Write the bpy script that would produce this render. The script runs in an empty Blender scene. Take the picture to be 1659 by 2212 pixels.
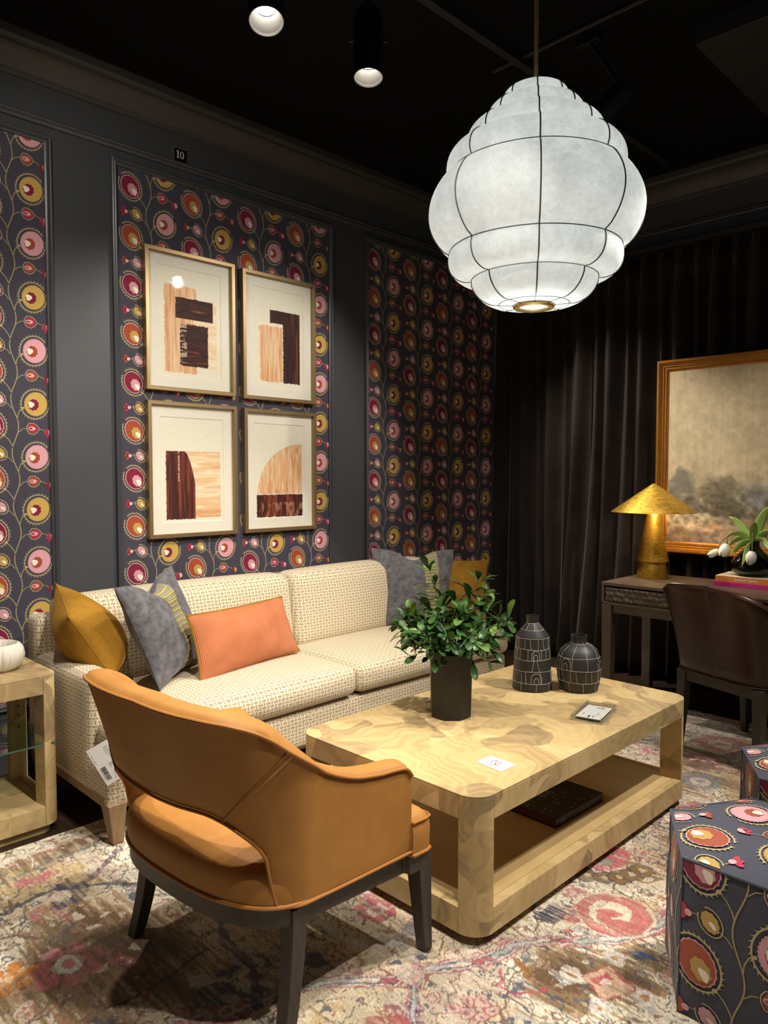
import bpy, bmesh, math, random
import numpy as np
from mathutils import Vector, Matrix, Euler
R = math.radians
sc = bpy.context.scene
COL = sc.collection

# ------------------------------------------------------------------ camera, world, lights, exposure
cam_d = bpy.data.cameras.new('camera'); cam = bpy.data.objects.new('camera', cam_d); COL.objects.link(cam)
cam_d.sensor_fit = 'HORIZONTAL'; cam_d.sensor_width = 36.0; cam_d.lens = 36.0*1600/1659
cam_d.clip_start = .02; cam_d.clip_end = 60
cam.location = (0, 0, 1.40); cam.rotation_euler = (R(90-2.79), 0, R(45.2-90))
sc.camera = cam
w = bpy.data.worlds.new('world'); sc.world = w; w.use_nodes = True
w.node_tree.nodes['Background'].inputs[0].default_value = (1.0, .93, .84, 1)
w.node_tree.nodes['Background'].inputs[1].default_value = .042
sc.view_settings.view_transform = 'Standard'; sc.view_settings.look = 'None'
sc.view_settings.gamma = 1; sc.view_settings.use_curve_mapping = False
sc.view_settings.exposure = 0.2
sc.cycles.use_denoising = True
sc.cycles.max_bounces = 7; sc.cycles.diffuse_bounces = 3; sc.cycles.transparent_max_bounces = 12
sc.cycles.sample_clamp_indirect = 4.0

def spot(loc, target, watts, cone=60, blend=.5, rad=.03, col=(1, .912, .80)):
    l = bpy.data.lights.new('spot_beam', 'SPOT'); l.energy = watts*1.45; l.spot_size = R(cone); l.spot_blend = blend
    l.shadow_soft_size = rad; l.color = col
    o = bpy.data.objects.new('spot_beam', l); COL.objects.link(o); o.location = loc
    o.rotation_euler = (Vector(target)-Vector(loc)).to_track_quat('-Z', 'Y').to_euler()
    return o
CAN1, CAN2, CAN3 = (1.47, 2.02, 2.87), (2.03, 2.13, 2.94), (3.1, 1.8, 2.97)
spot((1.47, 2.02, 2.86), (.95, 1.15, .3), 80, 70, .6)                # can over the tan chair
spot((2.03, 2.13, 2.93), (2.25, 2.75, .5), 60, 75, .6)                # can over the sofa
spot((3.1, 1.8, 2.96), (2.45, 3.5, 1.3), 90, 75, .6)
spot((3.15, .55, 3.05), (2.3, 1.75, .45), 112, 58, .5)                    # off frame: coffee table
spot((1.15, -.2, 3.05), (1.75, 3.4, 1.25), 122, 42, .5)                     # off frame: sofa and pictures from the camera side
spot((1.15, .75, 3.05), (1.0, 2.9, .6), 130, 75, .6)                     # off frame: side table, rug
spot((3.4, 1.1, 3.05), (4.5, 1.7, .8), 46, 60, .6)                   # off frame: painting and desk
spot((.92, 2.55, 3.1), (.75, 2.0, 0), 60, 90, .8)                       # added fill, off frame: lifts rug and side table at the left
spot((.75, 2.45, 3.15), (1.75, 3.68, 2.35), 21, 85, .9)                       # added off frame to brighten the upper wall
spot((1.3, .1, 3.05), (1.3, 1.4, .4), 70, 50, .7)                         # extra spot added off frame, brightens the side of the tan chair
spot((3.55, 1.6, 3.1), (4.45, 2.12, 1.0), 62, 24, .6)                     # added spot without a fixture, brightens the gold lamp
spot((3.35, 2.45, 3.1), (4.85, 2.55, .85), 38, 66, .8)  # added frontal spot with no fixture, lifts the curtains
spot((3.95, 3.15, 3.1), (4.85, 2.2, .8), 120, 60, .8)                # second added curtain spot, no fixture: grazes the folds
spot((3.2, .2, 3.05), (2.2, .7, .3), 125, 80, .6)                       # off frame: ottomans, rug

# ------------------------------------------------------------------ helpers
def lin(h):
    h = h.lstrip('#'); v = [int(h[i:i+2], 16)/255 for i in (0, 2, 4)]
    return tuple((c/12.92 if c <= .04045 else ((c+.055)/1.055)**2.4) for c in v)
def lin4(h): return lin(h)+(1,)
def tag(o, label=None, cat=None, group=None, kind=None):
    if label: o['label'] = label
    if cat: o['category'] = cat
    if group: o['group'] = group
    if kind: o['kind'] = kind
    return o
class Thing:
    """an Empty at the thing's base that parents its parts; parts are given in its own frame (local) or in world coordinates"""
    def __init__(s, name, label, cat, loc=(0, 0, 0), rz=0, group=None):
        s.o = bpy.data.objects.new(name, None); COL.objects.link(s.o); s.o.empty_display_size = .05
        s.o.location = loc; s.o.rotation_euler = (0, 0, rz); tag(s.o, label, cat, group)
        s.m = (Matrix.Translation(loc) @ Matrix.Rotation(rz, 4, 'Z')).inverted()
class MB:
    def __init__(s): s.v = []; s.f = []; s.mi = []; s.uv = {}
    def add(s, vs, fs, mi=0):
        n = len(s.v); s.v += [tuple(v) for v in vs]
        for f in fs: s.f.append(tuple(i+n for i in f)); s.mi.append(mi)
        return s
    def box(s, x0, x1, y0, y1, z0, z1, mi=0):
        v = [(x0,y0,z0),(x1,y0,z0),(x1,y1,z0),(x0,y1,z0),(x0,y0,z1),(x1,y0,z1),(x1,y1,z1),(x0,y1,z1)]
        return s.add(v, [(0,3,2,1),(4,5,6,7),(0,1,5,4),(1,2,6,5),(2,3,7,6),(3,0,4,7)], mi)
    def hexa(s, b, t, mi=0):     # bottom ring, top ring (ccw)
        n = len(b); v = list(b)+list(t)
        f = [tuple(range(n-1, -1, -1)), tuple(range(n, 2*n))]+[(i, (i+1) % n, n+(i+1) % n, n+i) for i in range(n)]
        return s.add(v, f, mi)
    def prism(s, poly, z0, z1, mi=0):
        return s.hexa([(x, y, z0) for x, y in poly], [(x, y, z1) for x, y in poly], mi)
    def grid(s, P, closed_u=False, closed_v=False, mi=0, flip=False):
        nu, nv = len(P), len(P[0]); fs = []
        for i in range(nu if closed_u else nu-1):
            for j in range(nv if closed_v else nv-1):
                a, b = (i+1) % nu, (j+1) % nv
                q = (i*nv+j, a*nv+j, a*nv+b, i*nv+b)
                fs.append(q[::-1] if flip else q)
        return s.add([p for r in P for p in r], fs, mi)
    def lathe(s, prof, n=32, c=(0, 0, 0), mi=0, mod=None):
        P = []
        for k in range(n):
            a = 2*math.pi*k/n; row = []
            for r, z in prof:
                rr = r*(mod(a, z) if mod else 1)
                row.append((c[0]+rr*math.cos(a), c[1]+rr*math.sin(a), c[2]+z))
            P.append(row)
        return s.grid(P, closed_u=True, mi=mi)
    def tube(s, pts, r, n=8, closed=False, mi=0, cap=True):
        pts = [Vector(p) for p in pts]; P = []; N = len(pts); up = None
        for i, p in enumerate(pts):
            d = (pts[(i+1) % N]-pts[i-1]) if closed else (pts[min(i+1, N-1)]-pts[max(i-1, 0)])
            d.normalize()
            if up is None:
                up = Vector((0, 0, 1)) if abs(d.z) < .9 else Vector((1, 0, 0))
            a = d.cross(up).normalized(); up = a.cross(d).normalized()
            rr = r[i] if isinstance(r, (list, tuple)) else r
            P.append([tuple(p+a*rr*math.cos(2*math.pi*k/n)+up*rr*math.sin(2*math.pi*k/n)) for k in range(n)])
        s.grid(P, closed_u=closed, closed_v=True, mi=mi, flip=True)
        if cap and not closed:
            m = len(s.v)-N*n
            s.f.append(tuple(m+k for k in range(n))); s.mi.append(mi)
            s.f.append(tuple(m+(N-1)*n+k for k in range(n-1, -1, -1))); s.mi.append(mi)
        return s
    def build(s, name, mats, parent=None, world=False, smooth=35, uv=True, bevel=0, segs=2, mat_space=None):
        """parent: Thing or object; world: the vertices are world coordinates"""
        vs = np.array(s.v, dtype=np.float64).reshape(-1, 3)
        po = parent.o if isinstance(parent, Thing) else parent
        if world and po is not None:
            rt = po
            while rt.parent: rt = rt.parent
            M = np.array((Matrix.Translation(rt.location) @ rt.rotation_euler.to_matrix().to_4x4()).inverted())
            vs = vs @ M[:3, :3].T + M[:3, 3]
        me = bpy.data.meshes.new(name)
        me.from_pydata(vs.tolist(), [], s.f)
        for m in (mats if isinstance(mats, (list, tuple)) else [mats]): me.materials.append(m)
        if any(s.mi): me.polygons.foreach_set('material_index', s.mi)
        me.update()
        return finish(name, me, po, smooth, uv, bevel, segs)
def finish(name, me, po, smooth=35, uv=True, bevel=0, segs=2):
    bm = bmesh.new(); bm.from_mesh(me); bmesh.ops.recalc_face_normals(bm, faces=bm.faces); bm.to_mesh(me); bm.free()
    if smooth:
        me.polygons.foreach_set('use_smooth', [True]*len(me.polygons)); me.set_sharp_from_angle(angle=R(smooth))
    else: me.polygons.foreach_set('use_smooth', [False]*len(me.polygons))
    if uv: boxuv(me)
    o = bpy.data.objects.new(name, me); COL.objects.link(o)
    if po is not None: o.parent = po
    if bevel:
        b = o.modifiers.new('bevel', 'BEVEL'); b.width = bevel; b.segments = segs; b.limit_method = 'ANGLE'; b.angle_limit = R(30)
        b.harden_normals = True
    return o
def boxuv(me):
    n = len(me.loops)
    if not n: return
    vi = np.empty(n, dtype=np.int32); me.loops.foreach_get('vertex_index', vi)
    co = np.empty(len(me.vertices)*3); me.vertices.foreach_get('co', co); co = co.reshape(-1, 3)
    nr = np.empty(len(me.polygons)*3); me.polygons.foreach_get('normal', nr); nr = nr.reshape(-1, 3)
    tot = np.empty(len(me.polygons), dtype=np.int32); me.polygons.foreach_get('loop_total', tot)
    nl = np.repeat(nr, tot, axis=0); c = co[vi]; ax = np.argmax(np.abs(nl), axis=1)
    u = np.where(ax == 0, c[:, 1], c[:, 0]); v = np.where(ax == 2, c[:, 1], c[:, 2])
    L = me.uv_layers.get('UVMap') or me.uv_layers.new(name='UVMap')
    L.data.foreach_set('uv', np.stack([u, v], 1).ravel())
def frame_sweep(mb, rect, prof, axis='y', base=0.0, mi=0, sides=4):
    """mitred moulding: prof = [(inset, height)] closed loop; rect=(a0,a1,b0,b1); axis: the normal of the wall; base: wall coordinate, height goes towards -axis"""
    a0, a1, b0, b1 = rect; P = []
    for sx, sz in ((0, 0), (1, 0), (1, 1), (0, 1)):
        row = []
        for ins, h in prof:
            a = a0+ins if sx == 0 else a1-ins; b = b0+ins if sz == 0 else b1-ins
            row.append((a, base-h, b) if axis == 'y' else (base-h, a, b))
        P.append(row)
    mb.grid(P, closed_u=True, closed_v=True, mi=mi); return mb

# ------------------------------------------------------------------ materials
def new_mat(name):
    m = bpy.data.materials.new(name); m.use_nodes = True; nt = m.node_tree
    return m, nt, nt.nodes['Principled BSDF']
def setp(b, **k):
    for a, v in k.items():
        b.inputs[a.replace('_', ' ')].default_value = v
def node(nt, t, **k):
    n = nt.nodes.new(t)
    for a, v in k.items(): setattr(n, a, v)
    return n
def math_(nt, op, a, b=None, c=None):
    n = nt.nodes.new('ShaderNodeMath'); n.operation = op
    for i, x in enumerate((a, b, c)):
        if x is None: continue
        if isinstance(x, (int, float)): n.inputs[i].default_value = x
        else: nt.links.new(x, n.inputs[i])
    return n.outputs[0]
def mixc(nt, f, a, b, blend='MIX'):
    n = nt.nodes.new('ShaderNodeMix'); n.data_type = 'RGBA'; n.blend_type = blend
    for s, x in ((n.inputs[0], f), (n.inputs[6], a), (n.inputs[7], b)):
        if isinstance(x, (int, float)): s.default_value = x
        elif isinstance(x, tuple): s.default_value = x if len(x) == 4 else x+(1,)
        else: nt.links.new(x, s)
    return n.outputs[2]
def noise(nt, scale, detail=3, rough=.5, vec=None, dist=0):
    n = nt.nodes.new('ShaderNodeTexNoise'); n.inputs['Scale'].default_value = scale; n.inputs['Detail'].default_value = detail
    n.inputs['Roughness'].default_value = rough; n.inputs['Distortion'].default_value = dist
    if vec is None: vec = coords(nt)
    nt.links.new(vec, n.inputs['Vector']); return n
def coords(nt, which='Object'):
    return nt.nodes.new('ShaderNodeTexCoord').outputs[which]
def mapping(nt, vec, scale=(1, 1, 1), rot=(0, 0, 0)):
    n = nt.nodes.new('ShaderNodeMapping'); n.inputs['Scale'].default_value = scale; n.inputs['Rotation'].default_value = rot
    nt.links.new(vec, n.inputs['Vector']); return n.outputs[0]
def ramp(nt, f, stops):
    n = nt.nodes.new('ShaderNodeValToRGB'); e = n.color_ramp.elements
    while len(e) < len(stops): e.new(.5)
    for x, (p, c) in zip(e, stops): x.position = p; x.color = c if len(c) == 4 else c+(1,)
    nt.links.new(f, n.inputs[0]); return n.outputs[0]
def bump(nt, b, h, strength=.3, dist=.002):
    n = nt.nodes.new('ShaderNodeBump'); n.inputs['Strength'].default_value = strength; n.inputs['Distance'].default_value = dist
    nt.links.new(h, n.inputs['Height']); nt.links.new(n.outputs[0], b.inputs['Normal'])
def plain(name, h, rough=.5, metal=0, var=.12, scale=30, bmp=0, spec=.5, sheen=0):
    m, nt, b = new_mat(name); c = lin(h)
    n = noise(nt, scale, 4)
    col = mixc(nt, n.outputs[0], tuple(x*(1-var) for x in c), tuple(min(1, x*(1+var)) for x in c))
    nt.links.new(col, b.inputs['Base Color']); setp(b, Roughness=rough, Metallic=metal, Specular_IOR_Level=spec)
    if sheen: setp(b, Sheen_Weight=sheen, Sheen_Roughness=.4)
    if bmp: bump(nt, b, noise(nt, scale*6, 4).outputs[0], bmp)
    return m
def printed(name, rough=.8, bmp=.0, scale=900, sheen=0, spec=.3):
    """flat print: colour from the mesh's colour attribute, broken up by a fine weave"""
    m, nt, b = new_mat(name)
    a = nt.nodes.new('ShaderNodeAttribute'); a.attribute_name = 'Col'
    n = noise(nt, scale, 3, .6)
    f = math_(nt, 'MULTIPLY_ADD', n.outputs[0], .7, .65)
    nt.links.new(mixc(nt, 1.0, a.outputs[0], f, 'MULTIPLY'), b.inputs['Base Color'])
    setp(b, Roughness=rough, Specular_IOR_Level=spec)
    if sheen: setp(b, Sheen_Weight=sheen)
    if bmp: bump(nt, b, n.outputs[0], bmp, .001)
    return m
M = {}
M['wall'] = plain('wall_paint', '#45474b', .42, var=.06, scale=3, bmp=.03, spec=.45)
M['trim'] = plain('trim_paint', '#434549', .38, var=.06, scale=4, spec=.5)
M['crown'] = plain('crown_paint', '#413e3b', .5, var=.08, scale=4)
M['ceiling'] = plain('ceiling_paint', '#0d0d10', .9, var=.2, scale=2, spec=.15)
M['rail'] = plain('rail_black', '#1b1b1e', .6)
M['paper'] = plain('wallpaper_ground', '#45434f', .85, var=.08, scale=60, bmp=.1, spec=.2)
M['print'] = printed('wallpaper_print', .85)
M['thread'] = printed('embroidery_thread', .6, .4, 500, sheen=.3)
M['fabricnavy'] = plain('navy_grey_cloth', '#4b4d5a', .85, var=.15, scale=90, bmp=.25, sheen=.2, spec=.2)
M['black'] = plain('black_metal', '#0c0c0d', .45)
M['canwhite'] = plain('can_baffle_white', '#a9a7a2', .5)
M['white'] = plain('white_card', '#eceae6', .6, var=.02)
M['matboard'] = plain('mat_board', '#e6e3d8', .8, var=.02, bmp=.03)
M['ink'] = plain('black_ink', '#1c1c1e', .7)
M['greyink'] = plain('grey_ink', '#8e9095', .7)
M['champagne'] = plain('champagne_metal', '#9d8660', .42, .75, .1, 40)
M['brass'] = plain('aged_brass', '#8f7440', .35, .9, .15, 20)
M['rodbrass'] = plain('satin_brass_rod', '#b8a06a', .45, .35, .08, 20)
M['wire'] = plain('lamp_wire', '#5c5d57', .6)
M['darkwood'] = None
M['vaseblack'] = plain('black_vase_glaze', '#131211', .45, var=.5, scale=14, bmp=.25)
M['matteblack'] = plain('matte_black_clay', '#2b2a2a', .5, var=.1, scale=20, bmp=.05)
M['incised'] = plain('incised_line', '#d6d0c4', .8)
M['stem'] = plain('stem_green', '#5c6a34', .6)
M['stone'] = plain('white_stone', '#d4cfc4', .7, var=.12, scale=25, bmp=.15)
M['magenta'] = plain('magenta_cloth', '#c81d7e', .6, var=.08)
M['orangebook'] = plain('orange_cover', '#e08a3c', .4, var=.04)
M['pages'] = plain('book_pages', '#c9c0ae', .8, var=.1, scale=200)
M['redpages'] = plain('dark_page_edges', '#5a2a20', .7)
M['bookblack'] = plain('black_cover', '#0a0a0c', .4, var=.1)
M['petal'] = plain('white_petal', '#efece0', .5, var=.05)
M['leafpale'] = plain('pale_leaf', '#a9c566', .45, var=.2, scale=25)
M['orange_fur'] = None
def wood(name, a, b_, c, scale=1.0, rough=.42, patch=True, grain=38):
    m, nt, b = new_mat(name)
    co = coords(nt)
    n = noise(nt, 3.0*scale, 2, .5, co)
    sub = node(nt, 'ShaderNodeVectorMath', operation='SUBTRACT'); nt.links.new(n.outputs['Color'], sub.inputs[0]); sub.inputs[1].default_value = (.5, .5, .5)
    scl = node(nt, 'ShaderNodeVectorMath', operation='SCALE'); nt.links.new(sub.outputs[0], scl.inputs[0]); scl.inputs['Scale'].default_value = .55
    add = node(nt, 'ShaderNodeVectorMath', operation='ADD'); nt.links.new(co, add.inputs[0]); nt.links.new(scl.outputs[0], add.inputs[1])
    if patch:
        vo = node(nt, 'ShaderNodeTexVoronoi'); vo.inputs['Scale'].default_value = 5.2*scale; nt.links.new(add.outputs[0], vo.inputs['Vector'])
        sep = node(nt, 'ShaderNodeSeparateColor'); nt.links.new(vo.outputs['Color'], sep.inputs[0])
        rot = node(nt, 'ShaderNodeVectorRotate', rotation_type='EULER_XYZ')
        cm = node(nt, 'ShaderNodeCombineXYZ')
        nt.links.new(math_(nt, 'MULTIPLY', sep.outputs[0], 6.28), cm.inputs[2]); nt.links.new(math_(nt, 'MULTIPLY', sep.outputs[1], 1.5), cm.inputs[0])
        nt.links.new(add.outputs[0], rot.inputs['Vector']); nt.links.new(cm.outputs[0], rot.inputs['Rotation'])
        vec = rot.outputs[0]; tone = sep.outputs[2]
    else:
        vec = co; tone = n.outputs[0]
    wv = node(nt, 'ShaderNodeTexWave'); wv.inputs['Scale'].default_value = grain/6; wv.inputs['Distortion'].default_value = 7; wv.inputs['Detail'].default_value = 3
    wv.inputs['Detail Scale'].default_value = 1.2; nt.links.new(vec, wv.inputs['Vector'])
    fine = noise(nt, 1.0, 4, .6, mapping(nt, vec, (14, 180, 14)))
    t = math_(nt, 'ADD', math_(nt, 'MULTIPLY', tone, .62), math_(nt, 'ADD', math_(nt, 'MULTIPLY', wv.outputs[0], .15), math_(nt, 'MULTIPLY', fine.outputs[0], .22)))
    col = ramp(nt, t, [(.14, lin4(c)), (.48, lin4(b_)), (.86, lin4(a))])
    nt.links.new(col, b.inputs['Base Color']); setp(b, Roughness=rough, Specular_IOR_Level=.4)
    bump(nt, b, fine.outputs[0], .06, .001)
    return m
M['veneer'] = wood('bleached_burl_veneer', '#d6bd8a', '#bfa573', '#978260')
M['veneerplain'] = wood('bleached_plain_veneer', '#d4ba86', '#c8ad79', '#bb9f6c', patch=False, grain=10)
M['oak'] = wood('limed_oak', '#9c7f5c', '#84694a', '#6a5238', patch=False, grain=60)
M['greywood'] = wood('dark_grey_oak', '#4a443d', '#3b3631', '#2b2724', patch=False, grain=70)
M['deskwood'] = wood('umber_desk_wood', '#63564a', '#54483d', '#463b32', patch=False, grain=40, rough=.35)
M['floorwood'] = wood('dark_floor_wood', '#4a3627', '#36271c', '#231913', patch=False, grain=50, rough=.45)
def leather(name, h, dark, rough=.5, bm=.15, spec=.4):
    m, nt, b = new_mat(name)
    n = noise(nt, 4.5, 5, .6); n2 = noise(nt, 30, 3)
    t = math_(nt, 'ADD', math_(nt, 'MULTIPLY', n.outputs[0], .75), math_(nt, 'MULTIPLY', n2.outputs[0], .25))
    nt.links.new(ramp(nt, t, [(.3, lin4(dark)), (.68, lin4(h))]), b.inputs['Base Color'])
    setp(b, Roughness=rough, Specular_IOR_Level=spec)
    bump(nt, b, node_v(nt, 420), bm, .001)
    return m
def node_v(nt, s):
    v = node(nt, 'ShaderNodeTexVoronoi'); v.inputs['Scale'].default_value = s; nt.links.new(coords(nt), v.inputs['Vector']); return v.outputs[0]
M['tan'] = leather('tan_nubuck', '#b4803f', '#9e6d34', .58, .12, .3)
M['tanseam'] = plain('tan_welt', '#a87034', .5, var=.05)
M['brown'] = leather('dark_brown_leather', '#3b2118', '#2c1811', .38, .1)
M['thread_tan'] = plain('tan_stitch', '#c99a62', .7)
def velvet(name, h, dark, scale=60, sheen=.7, sheencol='#ffffff', stripes=0, mott=9):
    m, nt, b = new_mat(name)
    n = noise(nt, mott, 5, .65); n2 = noise(nt, 1, 3, .6, mapping(nt, coords(nt), (scale*8, scale, scale*8)))
    t = math_(nt, 'ADD', math_(nt, 'MULTIPLY', n.outputs[0], .6), math_(nt, 'MULTIPLY', n2.outputs[0], .4))
    col = ramp(nt, t, [(.36, lin4(dark)), (.66, lin4(h))])
    h_ = n2.outputs[0]; st = .2
    if stripes:
        uv = coords(nt, 'UV'); sp = node(nt, 'ShaderNodeSeparateXYZ'); nt.links.new(uv, sp.inputs[0])
        h_ = math_(nt, 'SINE', math_(nt, 'MULTIPLY', sp.outputs[0], stripes)); st = .55
        col = mixc(nt, math_(nt, 'MULTIPLY_ADD', h_, .18, .18), col, lin4(dark))
    nt.links.new(col, b.inputs['Base Color'])
    setp(b, Roughness=.85, Sheen_Weight=sheen, Sheen_Roughness=.35, Sheen_Tint=lin4(sheencol), Specular_IOR_Level=.15)
    bump(nt, b, h_, st, .002)
    return m
M['mustard'] = velvet('mustard_velvet', '#a67a2a', '#7e5918', 70, .4, '#e8b860')
M['greyvelvet'] = velvet('grey_velvet', '#7f7d80', '#45464c', 50, .5, '#c8c8d4', mott=26)
M['coral'] = velvet('coral_corduroy', '#c98058', '#b46b48', 40, .15, '#ffc8a8', stripes=900)
M['band'] = plain('linen_band', '#8d8672', .9, var=.2, scale=300, bmp=.3)
M['lime'] = plain('lime_stitch', '#b5ae60', .7)
M['curtain'] = velvet('brown_black_velvet', '#322a26', '#1d1816', 30, .34, '#a8988a', mott=3)
def sofa_cloth():
    m, nt, b = new_mat('basketweave_boucle')
    uv = coords(nt, 'UV'); w_ = noise(nt, 60, 2, .5, uv)
    sub = node(nt, 'ShaderNodeVectorMath', operation='SUBTRACT'); nt.links.new(w_.outputs['Color'], sub.inputs[0]); sub.inputs[1].default_value = (.5, .5, .5)
    scl = node(nt, 'ShaderNodeVectorMath', operation='SCALE'); nt.links.new(sub.outputs[0], scl.inputs[0]); scl.inputs['Scale'].default_value = .006
    add = node(nt, 'ShaderNodeVectorMath', operation='ADD'); nt.links.new(uv, add.inputs[0]); nt.links.new(scl.outputs[0], add.inputs[1])
    sp = node(nt, 'ShaderNodeSeparateXYZ'); nt.links.new(add.outputs[0], sp.inputs[0])
    cx, cy = .0205, .0158
    u = math_(nt, 'DIVIDE', sp.outputs[0], cx); v = math_(nt, 'DIVIDE', sp.outputs[1], cy)
    iu = math_(nt, 'FLOOR', u); iv = math_(nt, 'FLOOR', v)
    fu = math_(nt, 'SUBTRACT', math_(nt, 'SUBTRACT', u, iu), .5); fv = math_(nt, 'SUBTRACT', math_(nt, 'SUBTRACT', v, iv), .5)
    par = math_(nt, 'FLOORED_MODULO', math_(nt, 'ADD', iu, iv), 2.0)
    au, av = math_(nt, 'ABSOLUTE', fu), math_(nt, 'ABSOLUTE', fv)
    H = math_(nt, 'MULTIPLY', math_(nt, 'LESS_THAN', au, .52), math_(nt, 'LESS_THAN', av, .22))
    V = math_(nt, 'MULTIPLY', math_(nt, 'LESS_THAN', au, .15), math_(nt, 'LESS_THAN', av, .56))
    d = math_(nt, 'ADD', math_(nt, 'MULTIPLY', H, par), math_(nt, 'MULTIPLY', V, math_(nt, 'SUBTRACT', 1.0, par)))
    tooth = math_(nt, 'ADD', math_(nt, 'MULTIPLY', math_(nt, 'SINE', math_(nt, 'MULTIPLY', fu, 30)), par),
                  math_(nt, 'MULTIPLY', math_(nt, 'SINE', math_(nt, 'MULTIPLY', fv, 30)), math_(nt, 'SUBTRACT', 1.0, par)))
    d = math_(nt, 'MULTIPLY', d, math_(nt, 'MULTIPLY_ADD', tooth, .2, .75))
    n = noise(nt, 500, 3, .6, uv)
    cream = mixc(nt, n.outputs[0], lin4('#cbbb9b'), lin4('#e6dabf'))
    col = mixc(nt, d, cream, lin4('#867460'))
    nt.links.new(col, b.inputs['Base Color']); setp(b, Roughness=.95, Specular_IOR_Level=.1, Sheen_Weight=.15)
    bump(nt, b, math_(nt, 'SUBTRACT', math_(nt, 'MULTIPLY', n.outputs[0], .6), math_(nt, 'MULTIPLY', d, .5)), .5, .003)
    return m
M['sofa'] = sofa_cloth()
def gold():
    m, nt, b = new_mat('gold_leaf')
    n = noise(nt, 1, 8, .72, mapping(nt, coords(nt), (14, 14, 40), (.7, .4, 0)), 2.5); n2 = noise(nt, 70, 4, .7); n3 = noise(nt, 5, 3)
    nt.links.new(ramp(nt, n.outputs[0], [(.32, lin4('#8f6a1e')), (.46, lin4('#c59a34')), (.7, lin4('#e0b95a'))]), b.inputs['Base Color'])
    nt.links.new(ramp(nt, n3.outputs[0], [(.35, (.5,)*3), (.65, (.30,)*3)]), b.inputs['Roughness'])
    setp(b, Metallic=.86); bump(nt, b, math_(nt, 'ADD', n.outputs[0], math_(nt, 'MULTIPLY', n2.outputs[0], .3)), .35, .005)
    return m
M['gold'] = gold()
M['giltframe'] = plain('gilt_wood', '#a06a26', .38, .55, .25, 30)
def leafmat():
    m, nt, b = new_mat('glossy_leaf')
    oi = node(nt, 'ShaderNodeObjectInfo'); n = noise(nt, 30, 3)
    c = ramp(nt, oi.outputs['Random'], [(.0, lin4('#22401c')), (.5, lin4('#315622')), (.85, lin4('#4f7430')), (1, lin4('#7d9a42'))])
    nt.links.new(mixc(nt, math_(nt, 'MULTIPLY', n.outputs[0], .35), c, lin4('#3a5a2a')), b.inputs['Base Color'])
    setp(b, Roughness=.36, Specular_IOR_Level=.35); return m
M['leaf'] = leafmat()
def glass(name, tint, refl=.06, rough=.02, dens=0.0):
    """thin pane: what lies behind shows through, plus a mirror-like reflection by Fresnel"""
    m, nt, b = new_mat(name); nt.nodes.remove(b); out = nt.nodes['Material Output']
    t = node(nt, 'ShaderNodeBsdfTransparent'); t.inputs[0].default_value = tint+(1,)
    g = node(nt, 'ShaderNodeBsdfGlossy'); g.inputs['Roughness'].default_value = rough
    f = node(nt, 'ShaderNodeFresnel'); f.inputs[0].default_value = 1.5
    mx = node(nt, 'ShaderNodeMixShader'); ge = node(nt, 'ShaderNodeNewGeometry')
    nt.links.new(math_(nt, 'MULTIPLY', f.outputs[0], math_(nt, 'SUBTRACT', 1.0, ge.outputs['Backfacing'])), mx.inputs[0])
    nt.links.new(t.outputs[0], mx.inputs[1]); nt.links.new(g.outputs[0], mx.inputs[2]); nt.links.new(mx.outputs[0], out.inputs[0])
    return m
M['glass'] = glass('picture_glass', (.98, .98, .97))
M['shelfglass'] = glass('shelf_glass', (.72, .84, .8))
M['acrylic'] = glass('clear_acrylic', (.93, .94, .94))
M['greenglass'] = glass('dark_green_glass', (.36, .43, .27))
def emit(name, col, s):
    m, nt, b = new_mat(name); setp(b, Base_Color=col+(1,), Emission_Color=col+(1,), Emission_Strength=s, Roughness=.6); return m
M['led'] = emit('lit_led', (1, .93, .82), 14)
def shade():
    m, nt, b = new_mat('lit_silk_shade')
    n = noise(nt, 7, 8, .75); n2 = noise(nt, 40, 6, .7); fb = noise(nt, 9, 7, .62, dist=2.2); fb2 = noise(nt, 15, 6, .6, dist=3.5)
    def fibre(t, w_): return math_(nt, 'SUBTRACT', 1.0, math_(nt, 'MULTIPLY', math_(nt, 'LESS_THAN', math_(nt, 'ABSOLUTE', math_(nt, 'SUBTRACT', t, .5)), w_), .22))
    f = math_(nt, 'MULTIPLY', math_(nt, 'MULTIPLY_ADD', n.outputs[0], .9, .55), math_(nt, 'MULTIPLY_ADD', n2.outputs[0], .5, .75))
    f = math_(nt, 'MULTIPLY', f, math_(nt, 'MULTIPLY', fibre(fb.outputs[0], .005), fibre(fb2.outputs[0], .004)))
    nt.links.new(math_(nt, 'MULTIPLY', f, SHADE), b.inputs['Emission Strength'])
    setp(b, Base_Color=(.4, .41, .4, 1), Roughness=.7, Emission_Color=(.95, 1.0, .945, 1)); bump(nt, b, n2.outputs[0], .3, .003)
    return m
SHADE = .5
M['shade'] = shade()
M['rug'] = printed('rug_wool', .95, .5, 420, sheen=.35, spec=.1)
M['canvas'] = printed('painted_canvas', .7, .25, 300)
M['printpaper'] = printed('art_print', .7, 0, 400)
def colattr(me, rgb):
    """rgb: per-vertex sRGB 0-1 array"""
    rgb = np.clip(np.asarray(rgb, dtype=np.float64), 0, 1)
    l = np.where(rgb <= .04045, rgb/12.92, ((rgb+.055)/1.055)**2.4)
    a = me.color_attributes.new('Col', 'FLOAT_COLOR', 'POINT')
    a.data.foreach_set('color', np.concatenate([l, np.ones((len(l), 1))], 1).astype(np.float32).ravel())
def hx(h): h = h.lstrip('#'); return np.array([int(h[i:i+2], 16)/255 for i in (0, 2, 4)])
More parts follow.
